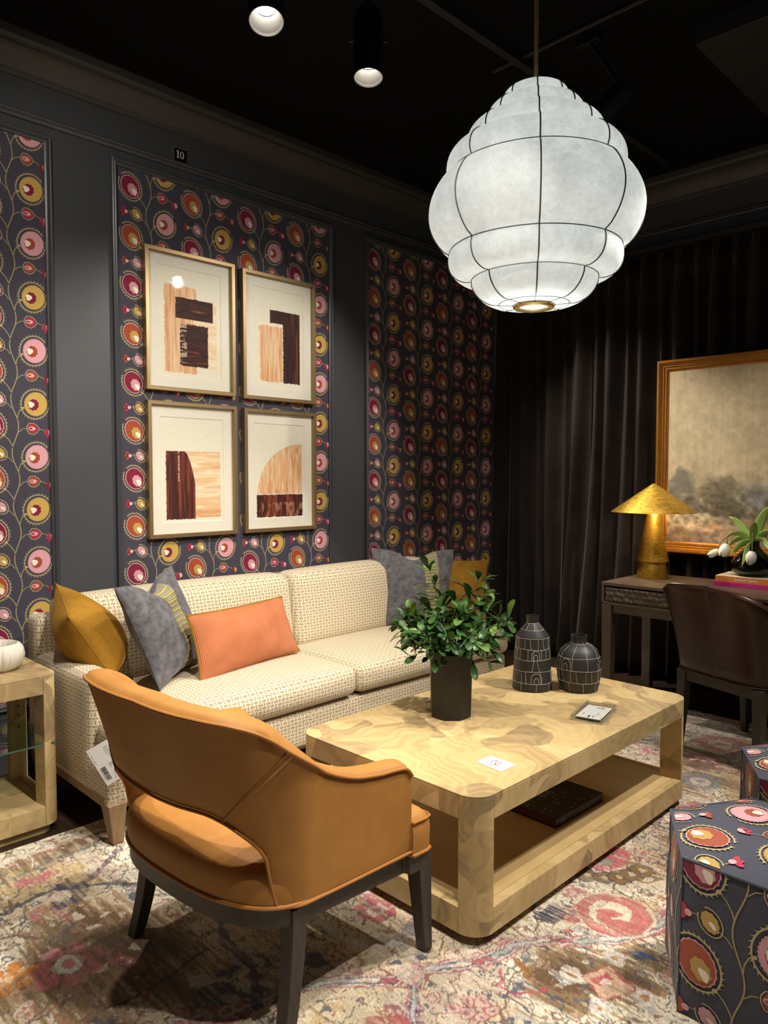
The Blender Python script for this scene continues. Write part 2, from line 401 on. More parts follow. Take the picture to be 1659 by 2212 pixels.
def vnoise(X, Y, sx, sy, seed):
    g = np.random.RandomState(seed).rand(256, 256)
    x, y = X/sx, Y/sy; xi, yi = np.floor(x).astype(int), np.floor(y).astype(int)
    fx, fy = x-xi, y-yi; fx = fx*fx*(3-2*fx); fy = fy*fy*(3-2*fy)
    a, b, c, d = g[xi % 256, yi % 256], g[(xi+1) % 256, yi % 256], g[xi % 256, (yi+1) % 256], g[(xi+1) % 256, (yi+1) % 256]
    return (a*(1-fx)+b*fx)*(1-fy)+(c*(1-fx)+d*fx)*fy
def fbm(X, Y, sx, sy, seed, o=4):
    r = 0; t = 0
    for k in range(o): r = r+vnoise(X, Y, sx/2**k, sy/2**k, seed+k)*.55**k; t += .55**k
    return r/t
def painted_grid(name, fn, P, nu, nv, mat, parent, rgb):
    """grid of nu x nv quads at fn positions P (nu+1,nv+1,3) with a colour per vertex"""
    me = bpy.data.meshes.new(name); V = P.reshape(-1, 3)
    i, j = np.meshgrid(np.arange(nu), np.arange(nv), indexing='ij'); a = (i*(nv+1)+j).ravel()
    q = np.stack([a, a+nv+1, a+nv+2, a+1], 1).astype(np.int32)
    me.vertices.add(len(V)); me.vertices.foreach_set('co', V.astype(np.float32).ravel())
    me.loops.add(q.size); me.loops.foreach_set('vertex_index', q.ravel())
    me.polygons.add(len(q)); me.polygons.foreach_set('loop_start', np.arange(0, q.size, 4, dtype=np.int32))
    me.update(calc_edges=True); me.validate(); me.polygons.foreach_set('use_smooth', [True]*len(q))
    colattr(me, rgb.reshape(-1, 3)); me.materials.append(mat)
    o = bpy.data.objects.new(name, me); COL.objects.link(o)
    if parent is not None: o.parent = parent
    return o
def text(name, s, size, M4, mat, parent, ext=.0004, align='LEFT'):
    c = bpy.data.curves.new(name, 'FONT'); c.body = s; c.size = size; c.extrude = ext; c.align_x = align; c.materials.append(mat)
    tmp = bpy.data.objects.new(name, c); COL.objects.link(tmp); me = bpy.data.meshes.new_from_object(tmp.evaluated_get(bpy.context.evaluated_depsgraph_get()))
    bpy.data.objects.remove(tmp); me.name = name
    o = bpy.data.objects.new(name, me); COL.objects.link(o); o.parent = parent; o.matrix_local = M4; return o
def frame4(o, x, y):
    """matrix with origin o, x axis x, y axis y"""
    x = Vector(x).normalized(); z = x.cross(Vector(y)).normalized(); y = z.cross(x)
    m = Matrix((x, y, z)).transposed().to_4x4(); m.translation = Vector(o); return m
# ------------------------------------------------------------------ suzani pattern (printed on the paper, embroidered on the stools)
PC = {k: lin4(v) for k, v in dict(ring='#b3a678', dark='#2b2933', maroon='#7d2038', rust='#a04a30', gold='#b8994f', pink='#cb969f', cream='#efe2d0',
      red='#b02c44', pale='#dca8ac', vine='#a3956a').items()}
class Pat:
    """2-D layered polygons with a colour each"""
    def __init__(s): s.polys = []
    def poly(s, pts, c, z): s.polys.append((pts, c, z))
    def blob(s, x, y, rx, ry, rot, c, z, n=20, sc=0, k=0):
        p = []
        for i in range(n):
            a = 2*math.pi*i/n; r = 1+sc*math.cos(k*a)
            u, v = rx*r*math.cos(a), ry*r*math.sin(a)
            p.append((x+u*math.cos(rot)-v*math.sin(rot), y+u*math.sin(rot)+v*math.cos(rot)))
        s.poly(p, c, z)
    def band(s, pts, wd, c, z, closed=False):
        n = len(pts); L, Rr = [], []
        for i in range(n):
            a, b = (pts[i-1], pts[(i+1) % n]) if closed else (pts[max(i-1, 0)], pts[min(i+1, n-1)])
            dx, dy = b[0]-a[0], b[1]-a[1]; l = math.hypot(dx, dy) or 1; nx, ny = -dy/l*wd/2, dx/l*wd/2
            L.append((pts[i][0]+nx, pts[i][1]+ny)); Rr.append((pts[i][0]-nx, pts[i][1]-ny))
        for i in range(n if closed else n-1):
            j = (i+1) % n; s.poly([Rr[i], Rr[j], L[j], L[i]], c, z)
    def ring(s, x, y, rx, ry, rot, teeth, z, gap=None, wd=.0050, nt=28):
        E = lambda a, k: (x+rx*k*math.cos(a)*math.cos(rot)-ry*k*math.sin(a)*math.sin(rot), y+rx*k*math.cos(a)*math.sin(rot)+ry*k*math.sin(a)*math.cos(rot))
        a0, a1 = gap if gap else (0, 2*math.pi)
        pts = [E(a0+(a1-a0)*i/40, 1) for i in range(41)]
        s.band(pts, wd, PC['ring'], z)
        if teeth:
            for i in range(nt):
                a = a0+(a1-a0)*(i+.5)/nt; d = .05
                s.poly([E(a-d, 1.0), E(a+d, 1.0), E(a+d*1.9, 1.15)], PC['ring'], z)
    def cell(s, ox, oy, swap, z0=.0004, dz=.00025):
        Z = lambda k: z0+dz*k
        # wavy stem
        st = [(ox+.1+.016*math.cos(2*math.pi*(t-.02)), oy-.25*t+.0) for t in [i/12 for i in range(13)]]
        s.band(st, .0042, PC['vine'], Z(0))
        # A, the large egg-shaped bloom on the left
        base, heart = ('rust', 'gold') if swap else ('maroon', 'pink')
        s.band([(ox+.050, oy-.050), (ox+.068, oy-.066), (ox+.082, oy-.088), (ox+.089, oy-.108)], .0036, PC['vine'], Z(0))
        s.ring(ox, oy, .060, .070, .5, True, Z(1), (2.15, 2.15+5.95))
        s.blob(ox, oy, .050, .0585, .5, PC['pale' if swap else 'pale'], Z(2), 54, .03, 18)
        s.blob(ox, oy, .0465, .055, .5, PC[base], Z(3), 36, .02, 18)
        s.blob(ox+.012, oy-.012, .025, .031, .5, PC[heart], Z(4), 36, .07, 8)
        s.blob(ox+.021, oy-.021, .0115, .018, .6, PC['cream'], Z(5), 16, .12, 3)
        s.blob(ox+.048, oy-.048, .008, .006, .6, PC['ring'], Z(5), 8)
        # B, the fringed bloom on the right
        bx, by = ox+.192, oy-.148
        outer, mid = ('gold', 'maroon') if swap else ('pink', 'rust')
        s.band([(bx-.052, by-.018), (bx-.068, by-.030), (bx-.078, by-.052), (bx-.081, by-.075)], .0036, PC['vine'], Z(0))
        s.ring(bx, by, .063, .070, -.35, True, Z(1), (1.0, 1.0+5.95))
        s.blob(bx+.003, by, .052, .0575, -.35, PC[outer], Z(2), 96, .035, 32)
        s.blob(bx+.003, by, .048, .054, -.35, tuple(min(1, c*1.12) for c in PC[outer]), Z(3), 60, .03, 30)
        s.blob(bx-.008, by-.004, .024, .027, -.3, PC[mid], Z(4), 36, .07, 9)
        s.blob(bx-.018, by-.003, .0135, .0145, .2, PC['cream'], Z(5), 16, .14, 3)
        s.blob(bx-.055, by-.022, .007, .005, .4, PC['ring'], Z(5), 8)
        # bud on the left with its small flower
        lx, ly = ox+.031, oy-.132
        s.band([(lx+.022, ly-.014), (lx+.042, ly-.024), (lx+.056, ly-.042)], .003, PC['vine'], Z(0))
        s.ring(lx, ly, .0285, .036, .65, False, Z(1), (2.2, 2.2+5.4), .0032)
        s.blob(lx, ly, .0205, .0275, .65, PC['pink' if swap else 'gold'], Z(2), 32, .06, 10)
        s.blob(lx+.007, ly-.006, .006, .012, .8, PC['cream'], Z(3), 12, .1, 3)
        s.band([(lx-.028, ly+.006), (lx-.048, ly+.004)], .0025, PC['vine'], Z(0))
        fx, fy = lx-.064, ly+.001
        for a in (-.9, 0, .9): s.blob(fx-.008*math.cos(a), fy+.014*math.sin(a), .013, .0075, -a, PC['rust' if swap else 'red'], Z(2), 10)
        s.blob(fx+.008, fy, .010, .009, 0, PC['pale'], Z(3), 10)
        # bud on the right with its small flower
        rx_, ry_ = ox+.178, oy-.014
        s.band([(rx_-.030, ry_), (rx_-.046, ry_-.004), (rx_-.064, ry_-.02)], .003, PC['vine'], Z(0))
        hp = lambda k: [(rx_+k*x_, ry_+k*y_) for x_, y_ in ((-.026, .008), (-.016, .024), (.004, .026), (.020, .016), (.032, 0), (.020, -.018), (.004, -.028), (-.016, -.024), (-.026, -.008))]
        s.band(hp(1.0), .0032, PC['ring'], Z(1), True); s.poly(hp(.8), PC['rust' if swap else 'red'], Z(2))
        s.blob(rx_-.004, ry_, .016, .010, 0, PC['pale'], Z(3), 14, .1, 2); s.blob(rx_-.009, ry_, .009, .004, 0, PC[base], Z(4), 10)
        s.band([(rx_+.032, ry_), (rx_+.050, ry_-.006), (rx_+.062, ry_-.014)], .0025, PC['vine'], Z(0))
        gx, gy = rx_+.072, ry_-.020
        for a in (1.9, 3.1, 4.4): s.blob(gx+.012*math.cos(a), gy+.014*math.sin(a), .011, .006, a+.8, PC['maroon' if swap else 'red'], Z(2), 10)
        s.blob(gx+.008, gy+.001, .009, .014, .2, PC['gold' if swap else 'pale'], Z(3), 12, .1, 3)
    def mesh(s, name, clip, mapf, mat, parent, cut=0):
        """clip: convex polygon (ccw) or None; mapf(x, y, z) -> 3-D point"""
        bm = bmesh.new(); lay = bm.loops.layers.float_color.new('Col')
        for pts, c, z in s.polys:
            if clip:
                cx0, cx1 = min(p[0] for p in clip), max(p[0] for p in clip); cy0, cy1 = min(p[1] for p in clip), max(p[1] for p in clip)
                if max(p[0] for p in pts) < cx0 or min(p[0] for p in pts) > cx1 or max(p[1] for p in pts) < cy0 or min(p[1] for p in pts) > cy1: continue
            f = bm.faces.new([bm.verts.new((p[0], p[1], z)) for p in pts])
            for l in f.loops: l[lay] = c
        if clip:
            n = len(clip)
            for i in range(n):
                a, b = clip[i], clip[(i+1) % n]; no = (b[1]-a[1], -(b[0]-a[0]), 0)
                bmesh.ops.bisect_plane(bm, geom=bm.verts[:]+bm.edges[:]+bm.faces[:], plane_co=(a[0], a[1], 0), plane_no=no, clear_outer=True)
        if cut:                                                  # on a curved surface the polygons follow it
            for ax in (0, 1):
                k = math.floor(min(p[ax] for p in clip)/cut)+1
                while k*cut < max(p[ax] for p in clip):
                    co = [0, 0, 0]; no = [0, 0, 0]; co[ax] = k*cut; no[ax] = 1
                    bmesh.ops.bisect_plane(bm, geom=bm.verts[:]+bm.edges[:]+bm.faces[:], plane_co=co, plane_no=no); k += 1
        for v in bm.verts: v.co = mapf(*v.co)
        me = bpy.data.meshes.new(name); bm.to_mesh(me); bm.free(); me.materials.append(mat)
        o = bpy.data.objects.new(name, me); COL.objects.link(o); o.parent = parent; return o
def strip(x0, z0, ncol, nrow, phase=0):
    p = Pat()
    for i in range(ncol):
        for j in range(nrow): p.cell(x0+.3545*i, z0-.25*j, (i+j+phase) % 2 == 1)
    return p

# ------------------------------------------------------------------ room
YW, XW, ZC = 3.68, 4.97, 3.40
def struct(name, mb, mat, label, **k):
    o = mb.build(name, mat, None, **k); tag(o, label, None, None, 'structure'); return o
fl = struct('floor', MB().box(-1.2, 5.0, -1.2, 3.72, -.06, -.012), M['floorwood'], 'dark brown wood floor showing between the rug and the wall')
rnd = random.Random(4)
y = -1.2; k = 0
while y < 3.70:
    x = -1.2-rnd.random()*.9
    while x < 5.0:
        L = rnd.uniform(1.1, 2.0); a, b = max(x, -1.2), min(x+L, 5.0)
        if b-a > .05 and (y > 2.6 or a > 4.0 or b > 4.35):
            p = MB().box(a+.001, b-.001, y+.001, y+.126, -.0115, -.0005-rnd.random()*.0008).build('floor_plank', M['floorwood'], fl, bevel=.001, segs=1)
        x += L
    y += .128
wl = struct('wall_left', MB().box(-1.2, XW+.1, YW, YW+.1, 0, ZC+.1), M['wall'], 'charcoal painted wall with moulded panels of suzani wallpaper behind the sofa')
struct('wall_right', MB().box(XW, XW+.1, -1.2, YW, 0, ZC+.1), M['wall'], 'dark painted wall behind the velvet curtains')
struct('ceiling', MB().box(-1.2, XW+.1, -1.2, YW+.1, ZC, ZC+.1), M['ceiling'], 'black painted ceiling carrying the spotlights')
struct('ceiling_soffit', MB().box(3.37, XW, -1.2, 1.43, 3.31, ZC), M['rail'], 'dark lowered soffit in the upper right corner of the ceiling', bevel=.004)
# crown mouldings and frieze
cp = [(0, 3.235), (.012, 3.235), (.016, 3.25), (.03, 3.258), (.042, 3.275), (.06, 3.305), (.085, 3.325), (.1, 3.332), (.1, 3.345), (.112, 3.35), (.118, 3.362), (.118, ZC), (0, ZC)]
m = MB(); m.grid([[(x, YW-d, z) for d, z in cp] for x in (-1.2, 2.58, 2.584, XW-.118)], closed_v=True)
struct('trim_1', m, M['crown'], 'dark crown moulding along the top of the wallpapered wall', smooth=25)
m = MB(); m.grid([[(XW-d, y, z) for d, z in cp] for y in (YW, -1.2)], closed_v=True)
struct('trim_2', m, M['crown'], 'dark crown moulding above the curtains', smooth=25)
fp = [(0, 3.05), (.012, 3.052), (.018, 3.064), (.013, 3.074), (.02, 3.082), (.008, 3.09), (0, 3.092)]
m = MB(); m.grid([[(x, YW-d, z) for d, z in fp] for x in (-1.2, XW)], closed_v=True)
struct('trim_3', m, M['trim'], 'slim frieze moulding running above the wallpaper panels', smooth=25)
m = MB(); m.grid([[(XW-d, y, z) for d, z in fp] for y in (YW, -1.2)], closed_v=True)
struct('trim_4', m, M['trim'], 'slim frieze moulding above the curtain heading', smooth=25)
struct('baseboard_left', MB().box(-1.2, XW, YW-.018, YW, 0, .14), M['trim'], 'dark painted baseboard under the wallpaper', bevel=.004)
# wallpaper panels: moulding, ground and print are parts of the wall
mp = [(0, 0), (0, .022), (.006, .026), (.012, .022), (.018, .026), (.024, .016), (.032, .012), (.034, 0)]
PAN = [(-.10, 1.412, .30, 3.004), (1.707, 3.176, .30, 3.004), (3.465, 4.93, .30, 3.004)]
for k, (a, b, c, d) in enumerate(PAN):
    m = MB(); frame_sweep(m, (a, b, c, d), mp, 'y', YW); m.build('panel_moulding', M['trim'], wl, smooth=25)
    MB().box(a+.03, b-.03, YW-.0025, YW-.0005, c+.03, d-.03).build('wallpaper', M['paper'], wl)
    if k == 0: runs = [(strip(1.125-.709*2, 3.138, 6, 12, 0), a+.033, b-.033)]
    elif k == 1: runs = [(strip(1.812, 3.136, 2, 12, 1), a+.033, 2.452), (strip(2.527, 3.136, 2, 12, 1), 2.455, b-.033)]
    else: runs = [(strip(3.555, 3.119, 4, 12, 1), a+.033, b-.033)]
    for p, x0, x1 in runs:
        o = p.mesh('wallpaper_print', [(x0, c+.033), (x1, c+.033), (x1, d-.033), (x0, d-.033)], lambda x, y, z: (x, YW-.0025-z, y), M['print'], wl)
# number plaque on the frieze
t = Thing('number_plaque', 'small clear plaque reading 10 on the dark frieze above the pictures', 'plaque', (2.10, YW-.001, 3.10))
MB().box(-.04, .04, -.003, 0, -.0035, .065).build('plate', M['black'], t, bevel=.0008, segs=1)
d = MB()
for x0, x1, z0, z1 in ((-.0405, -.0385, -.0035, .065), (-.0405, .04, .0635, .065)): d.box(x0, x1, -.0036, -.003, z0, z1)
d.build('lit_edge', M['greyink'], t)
d = MB(); d.box(-.0165, -.0105, -.0036, -.003, .014, .050); d.box(-.0215, -.0055, -.0036, -.003, .012, .0145); d.hexa([(-.022, -.003, .046), (-.0165, -.003, .044), (-.0165, -.003, .0495), (-.0215, -.003, .0495)], [(-.022, -.0036, .046), (-.0165, -.0036, .044), (-.0165, -.0036, .0495), (-.0215, -.0036, .0495)])
P = []
for i in range(28):
    a = 2*math.pi*i/28; P.append([(.0105+.0115*math.cos(a), -.0036, .031+.0195*math.sin(a)), (.0105+.0062*math.cos(a), -.0036, .031+.0168*math.sin(a))])
d.grid(P, closed_u=True)
d.build('numerals', M['white'], t)
# ceiling fittings
def can(loc, target, label, L=.21):
    t = Thing('ceiling_spotlight', label, 'spotlight', (loc[0], loc[1], ZC), 0, None)
    d = (Vector(target)-Vector(loc)).normalized(); q = d.to_track_quat('-Z', 'Y').to_matrix()
    def tr(p): v = q @ Vector(p)+Vector(loc)-Vector((loc[0], loc[1], ZC)); return tuple(v)
    b = MB(); b.lathe([(.0, L+.01), (.054, L+.01), (.058, L), (.058, -.003), (.055, -.004), (.055, .02)], 40); b.v = [tr(p) for p in b.v]; b.build('housing', M['black'], t)
    b = MB(); pr = []
    for i in range(6): pr += [(.0548-.0034*i, .002+.009*i), (.0530-.0034*i, .0095+.009*i)]
    b.lathe(pr, 40); b.v = [tr(p) for p in b.v]; b.build('baffle', M['canwhite'], t)
    b = MB(); b.lathe([(0, .0560), (.026, .0560), (.026, .059), (.036, .059), (.036, .062), (0, .062)], 32); b.v = [tr(p) for p in b.v]; b.build('led', M['led'], t)
    top = Vector(tr((0, 0, L)))
    b = MB(); b.tube([top, (top.x*.5, top.y*.5, top.z*.5-.01), (0, 0, -.035)], .012, 10); b.build('stem', M['black'], t)
    b = MB(); b.box(-.02, .02, -.06, .06, -.045, 0); b.build('track_adapter', M['black'], t, bevel=.003)
    b = MB(); b.tube([tr((-.075, 0, L*.6)), tr((.075, 0, L*.6))], .006, 8); b.build('pivot', M['black'], t)
    return t
can(CAN1, (1.05, 1.35, .3), 'black cylinder spotlight with its lit white baffle showing, at the top left of the ceiling')
can(CAN2, (1.78, 1.86, .5), 'black cylinder spotlight hanging left of the pendant lamp, baffle seen edge on', .25)
can(CAN3, (2.45, 3.5, 1.3), 'black cylinder spotlight behind the right shoulder of the pendant lamp')
for nm, lab, bx in (('track_rail', 'long black lighting track crossing the ceiling behind the pendant', (-.6, 4.6, 2.10, 2.14, 3.355, ZC)),):
    b = MB(); b.box(*bx); tag(b.build(nm, M['rail'], None, bevel=.003), lab, 'track')
b = MB(); b.tube([(3.02, 2.28, ZC-.012), (3.02, .1, ZC-.012)], .011, 8); tag(b.build('conduit_pipe', M['rail'], None), 'thin dark conduit pipe crossing the ceiling behind the pendant rod', 'pipe')

# curtains: three pleated velvet panels hanging in front of the right wall
def curtain(y0, y1, xb, ph, label, sweep=0, amp_=1):
    t = Thing('velvet_curtain', label, 'curtain', (xb, (y0+y1)/2, 0), 0, 'pleated dark velvet curtains')
    rg = random.Random(int(ph*100)+7); W = y0-y1; nf = max(3, int(W/.112)); ny = nf*16; nz = 36
    amp = [rg.uniform(.7, 1.25) for _ in range(nf*2+3)]; wob = [rg.uniform(-.02, .02) for _ in range(nf*2+3)]
    P = []
    for i in range(ny+1):
        u = i/ny; row = []
        for j in range(nz+1):
            v = j/nz; z = .02+(2.90-.02)*v
            s = u*nf; k = int(s); fr = s-k; A = amp[k]*(1-fr)+amp[k+1]*fr; wv = wob[k]*(1-fr)+wob[k+1]*fr
            top = max(0, (v-.86)/.14)
            fold = math.sin(2*math.pi*s+ph)+.35*math.sin(math.pi*s*1.02+1.7*ph+2*(1-v))
            # three-finger pinch near the heading
            pin = math.exp(-((v-.945)/.022)**2)
            sharp = math.copysign(abs(math.sin(2*math.pi*s+ph))**(.6+.8*top), math.sin(2*math.pi*s+ph))
            d = .052*amp_*A*((1-top)*fold+top*sharp*(.85-.55*pin))
            yy = y0-W*u+wv*(1-v)*1.2+.012*math.sin(2*math.pi*s*.5+3*v)*(1-top)
            if sweep: yy += sweep*(1-v)**2.2*(1-u)**2.5
            row.append((-d-.008*(1-v), yy-(y0+y1)/2, z))
        P.append(row)
    m = MB(); m.grid(P); o = m.build('drape', M['curtain'], t, smooth=180, uv=False)
    s = o.modifiers.new('thickness', 'SOLIDIFY'); s.thickness = .004
    for k in range(nf):                                  # pinch tacks at the heading
        s_ = k+.25-ph/(2*math.pi); u = s_/nf
        if 0 < u < 1:
            yy = y0-W*u-(y0+y1)/2; h = MB()
            for e in (-.011, 0, .011): h.tube([(-.048, yy+e, 2.775), (-.040, yy+e*1.1, 2.83), (-.042, yy+e*1.6, 2.895)], [.003, .009, .007], 6)
            h.build('pinch_pleat', M['curtain'], t, uv=False)
    return t
curtain(3.63, 2.80, 4.91, .3, 'dark velvet curtain in the corner beside the wallpaper', 0, .65)
curtain(2.86, 1.30, 4.872, 1.1, 'dark velvet curtain sweeping down behind the gold lamp', .16)
curtain(1.29, -.60, 4.885, 2.0, 'dark velvet curtain hanging behind the right half of the landscape painting')
b = MB(); b.box(4.80, 4.90, -.8, 3.66, 2.90, 2.93); tag(b.build('curtain_rail', M['rail'], None, bevel=.003), 'black curtain rail under the frieze', 'rail')

# ------------------------------------------------------------------ rug: every knot row is a cell of the mesh, coloured one by one
def make_rug():
    x0, x1, y0, y1 = -.10, 4.34, -.10, 2.885
    xs = np.concatenate([np.linspace(x0, .5, 70, endpoint=False), np.linspace(.5, 2.45, 435, endpoint=False), np.linspace(2.45, x1, 240)])
    ys = np.concatenate([np.linspace(y0, .55, 80, endpoint=False), np.linspace(.55, 2.3, 390, endpoint=False), np.linspace(2.3, y1, 95)])
    X, Y = np.meshgrid(xs, ys, indexing='ij')
    wx = X+.012*(fbm(X, Y, .07, .07, 91, 2)-.5)+.006*(vnoise(X, Y, .012, .05, 93)-.5)+.014*(vnoise(X, Y, .018, .024, 94)-.5); wy = Y+.012*(fbm(X, Y, .07, .07, 92, 2)-.5)+.014*(vnoise(X, Y, .018, .024, 95)-.5)
    wear = np.clip(1.25-1.1*vnoise(X, Y, .007, .16, 96)*(.4+vnoise(X, Y, .1, .1, 97)), .25, 1); motif = [False]
    rgb = np.tile(hx('#e8dec6'), X.shape+(1,))
    def put(mask, c, a=1.0):
        a = np.clip(mask.astype(float)*a*(wear*.88 if motif[0] else 1), 0, 1)[..., None]; rgb[:] = rgb*(1-a)+(hx(c) if isinstance(c, str) else c)*a
    streak = vnoise(X, Y, .008, .11, 5)*.6+vnoise(X, Y, .02, .3, 6)*.4
    n1 = fbm(wx, wy, .34, .42, 11); n2 = fbm(wx, wy, .2, .26, 21); n3 = fbm(wx, wy, .5, .5, 31); n4 = fbm(wx, wy, .11, .14, 41)
    put(n3 > .52, '#d2c0a0', .8); put(n1 < .4, '#cdbfae', .7); put((n2 > .62), '#c9b184', .8)
    put((n4 > .66) & (n1 > .45), '#b9b3b0', .7)
    brown = lambda cx, cy, rx, ry: np.exp(-(((X-cx)/rx)**2+((Y-cy)/ry)**2))
    bf = .34*brown(.88, 2.05, .26, .35)+.26*brown(1.95, .95, .28, .16)+.22*brown(1.72, 1.08, .2, .12)+.2*brown(2.6, 1.15, .4, .12)+.2*brown(1.35, 1.9, .2, .3)+.25*brown(3.6, 1.5, .6, .25)+.2*brown(.45, 1.6, .2, .4)+.18*brown(1.1, 2.75, .4, .08)+.18*brown(1.2, 1.15, .2, .2)
    tb = n2*.42+streak*.32+n4*.17+bf
    put(tb > .60, '#a89070', .9); put(tb > .665, '#80694c', .9); put(tb > .75, '#5f4b38', .85)
    # thin outlines that follow the woven shapes
    for f, lv, c, wd in ((n1, .44, '#6b5a4a', .006), (n2, .48, '#8a5a50', .006), (n4, .40, '#5a5a66', .010), (n4, .58, '#96746a', .010), (n3, .47, '#77705f', .004), (n2, .38, '#4d5668', .006), (n4, .30, '#a8606a', .012)):
        put(np.abs(f-lv) < wd*.8, c, .8)
    put((n4 < .27), '#b06a70', .7); put((n4 > .745), '#4a5066', .7); put((n4 < .23), '#d8c8b8', .9)
    motif[0] = True
    # small floral flecks
    fl = vnoise(wx, wy, .035, .035, 71); put((fl > .86) & (n2 > .5), '#e6dcc8', .8); put((fl < .10) & (n1 > .52), '#a4545e', .7); put((fl > .93) & (n3 < .5), '#54708a', .7)
    def dline(pts):
        D = np.full(X.shape, 9.0); T = np.zeros(X.shape); acc = 0
        for (ax, ay), (bx, by) in zip(pts[:-1], pts[1:]):
            dx, dy = bx-ax, by-ay; L = math.hypot(dx, dy)
            t = np.clip(((wx-ax)*dx+(wy-ay)*dy)/L**2, 0, 1); d = np.hypot(wx-ax-t*dx, wy-ay-t*dy)
            T = np.where(d < D, acc+t*L, T); D = np.minimum(D, d); acc += L
        return D, T
    def vine(pts, w_=.022):
        D, T = dline(pts); seg = np.floor(T/.07).astype(int) % 4
        put(D < w_, '#e0cfc4'); put(np.abs(D-w_) < .0035, '#a4606a')
        put(np.abs(D-w_*.45) < .0035, '#4a5560'); put((D < w_*.38) & (seg == 0), '#b0505a'); put((D < w_*.38) & (seg == 1), '#9fb0a4'); put((D < w_*.38) & (seg == 2), '#c9c4cc')
    vine([(.9, 1.66), (1.022, 1.589), (1.205, 1.553), (1.331, 1.466), (1.406, 1.379), (1.498, 1.368), (1.594, 1.287), (1.674, 1.25), (1.773, 1.239), (1.86, 1.184), (1.934, 1.103), (2.027, 1.033), (2.119, .99), (2.25, .97), (2.5, 1.0), (2.8, 1.12)])
    vine([(1.498, 1.368), (1.42, 1.314), (1.339, 1.247), (1.3, 1.1)], .015)
    def dark(pts, c, w_): D, T = dline(pts); put(D < w_*(.6+.8*vnoise(X, Y, .03, .03, 17)), c, .9)
    dark([(1.088, 1.57), (1.164, 1.7), (1.184, 1.886), (1.266, 2.042)], '#4a4656', .013)
    dark([(.8, 1.832), (.937, 1.819), (1.11, 1.868)], '#3a3834', .006)
    dark([(.973, 2.465), (1.048, 2.492), (1.149, 2.566), (1.225, 2.633)], '#5a4450', .011)
    dark([(.743, 2.472), (.913, 2.506), (.973, 2.465), (1.052, 2.426), (1.158, 2.302)], '#3e4152', .009)
    dark([(.78, 2.66), (1.0, 2.70), (1.25, 2.71), (1.6, 2.73)], '#56707c', .006)
    dark([(.82, 2.80), (1.4, 2.80), (2.4, 2.81)], '#e4d8c2', .008); dark([(.8, 2.775), (2.4, 2.785)], '#b06a64', .004)
    def disk(cx, cy, r, c, ry=None, a=1): put(((wx-cx)/r)**2+((wy-cy)/(ry or r))**2 < 1, c, a)
    # spiral scroll with its navy foot, palmette above it
    cx, cy = 2.125, 1.105; rr = np.hypot(wx-cx, (wy-cy)*1.05); th = np.arctan2(wy-cy, wx-cx)
    disk(cx, cy, .125, '#e6dac2'); ph = np.mod(th+1.2-rr*62, 2*math.pi)
    put((rr < .118) & (rr > .078), '#b5605e'); put((rr < .085) & (ph < 3.0), '#b5605e'); put((rr < .05) & (ph > 3.0), '#e2d6be'); disk(cx, cy, .022, '#b5605e')
    disk(2.03, 1.20, .062, '#b5605e', .035); disk(2.035, 1.205, .022, '#4a4c5c', .014); disk(1.985, 1.245, .052, '#3d3f52', .038); disk(1.955, 1.262, .03, '#3d3f52', .03); disk(2.02, 1.26, .03, '#3d3f52', .025)
    for a, (px, py) in enumerate([(2.27, 1.285), (2.30, 1.235), (2.34, 1.20), (2.39, 1.175), (2.44, 1.165)]): disk(px, py, .045, '#3f4354', .04); disk(px, py, .04, '#9a7440', .035); disk(px, py, .013, '#e0d2b8')
    disk(2.43, 1.285, .10, '#c2606a', .06); disk(2.40, 1.29, .03, '#8fa094', .03)
    # pink lozenge with white corner flowers
    u, v = (wx-1.82), (wy-.965); lz = np.abs(u+v*.4)/.085+np.abs(v-u*.4)/.075
    for px, py in ((1.93, 1.0), (1.72, .93), (1.84, .87), (1.78, 1.05)): 
        for k in range(6): disk(px+.022*math.cos(k*1.05), py+.022*math.sin(k*1.05), .013, '#e2dcd6')
        disk(px, py, .011, '#c08048')
    put(lz < 1.0, '#d6b49a'); put(np.abs(lz-1) < .05, '#a84a52'); put((lz < .55) & (fl > .35), '#b8545a'); disk(1.82, .965, .014, '#ece4d4')
    for px, py in ((1.492, 1.188), (1.52, 1.158), (1.461, 1.164), (1.475, 1.128), (1.511, 1.122), (1.45, 1.20)):
        disk(px, py, .021, '#a8505a'); disk(px, py, .0175, '#e4d8c4'); disk(px, py, .007, '#98485a')
    # left hand flowers
    def flower(cx, cy, r, n, c, c2, rot=0):
        for k in range(n): a = rot+2*math.pi*k/n; disk(cx+r*math.cos(a), cy+r*math.sin(a), r*.42, c)
        disk(cx, cy, r*.62, c2); disk(cx, cy, r*.28, c)
    flower(.80, 2.08, .075, 7, '#ac6468', '#bfc0b2'); flower(.66, 2.135, .05, 6, '#cf8038', '#d98e48'); disk(.655, 2.135, .016, '#e8dcc4')
    flower(1.61, 1.655, .05, 6, '#b8606a', '#d6c0b0'); flower(1.02, 1.60, .04, 6, '#a84a56', '#d8ccba'); flower(1.465, 1.373, .03, 8, '#d8c8b4', '#d9c9b0')
    flower(1.25, 1.25, .06, 6, '#b05a5a', '#d8c0a0', .3); flower(.95, 1.45, .07, 7, '#b8666a', '#d2c4b4'); flower(3.35, 1.33, .07, 8, '#7d7f88', '#cfc2b6'); flower(3.05, 1.2, .07, 7, '#b06a66', '#d0c0ae'); flower(3.9, 1.45, .1, 7, '#a8685e', '#c0b09c')
    for px, py, r in ((.862, 2.616, .028), (.91, 2.60, .03), (.96, 2.62, .025)): disk(px, py, r, '#b5606a')
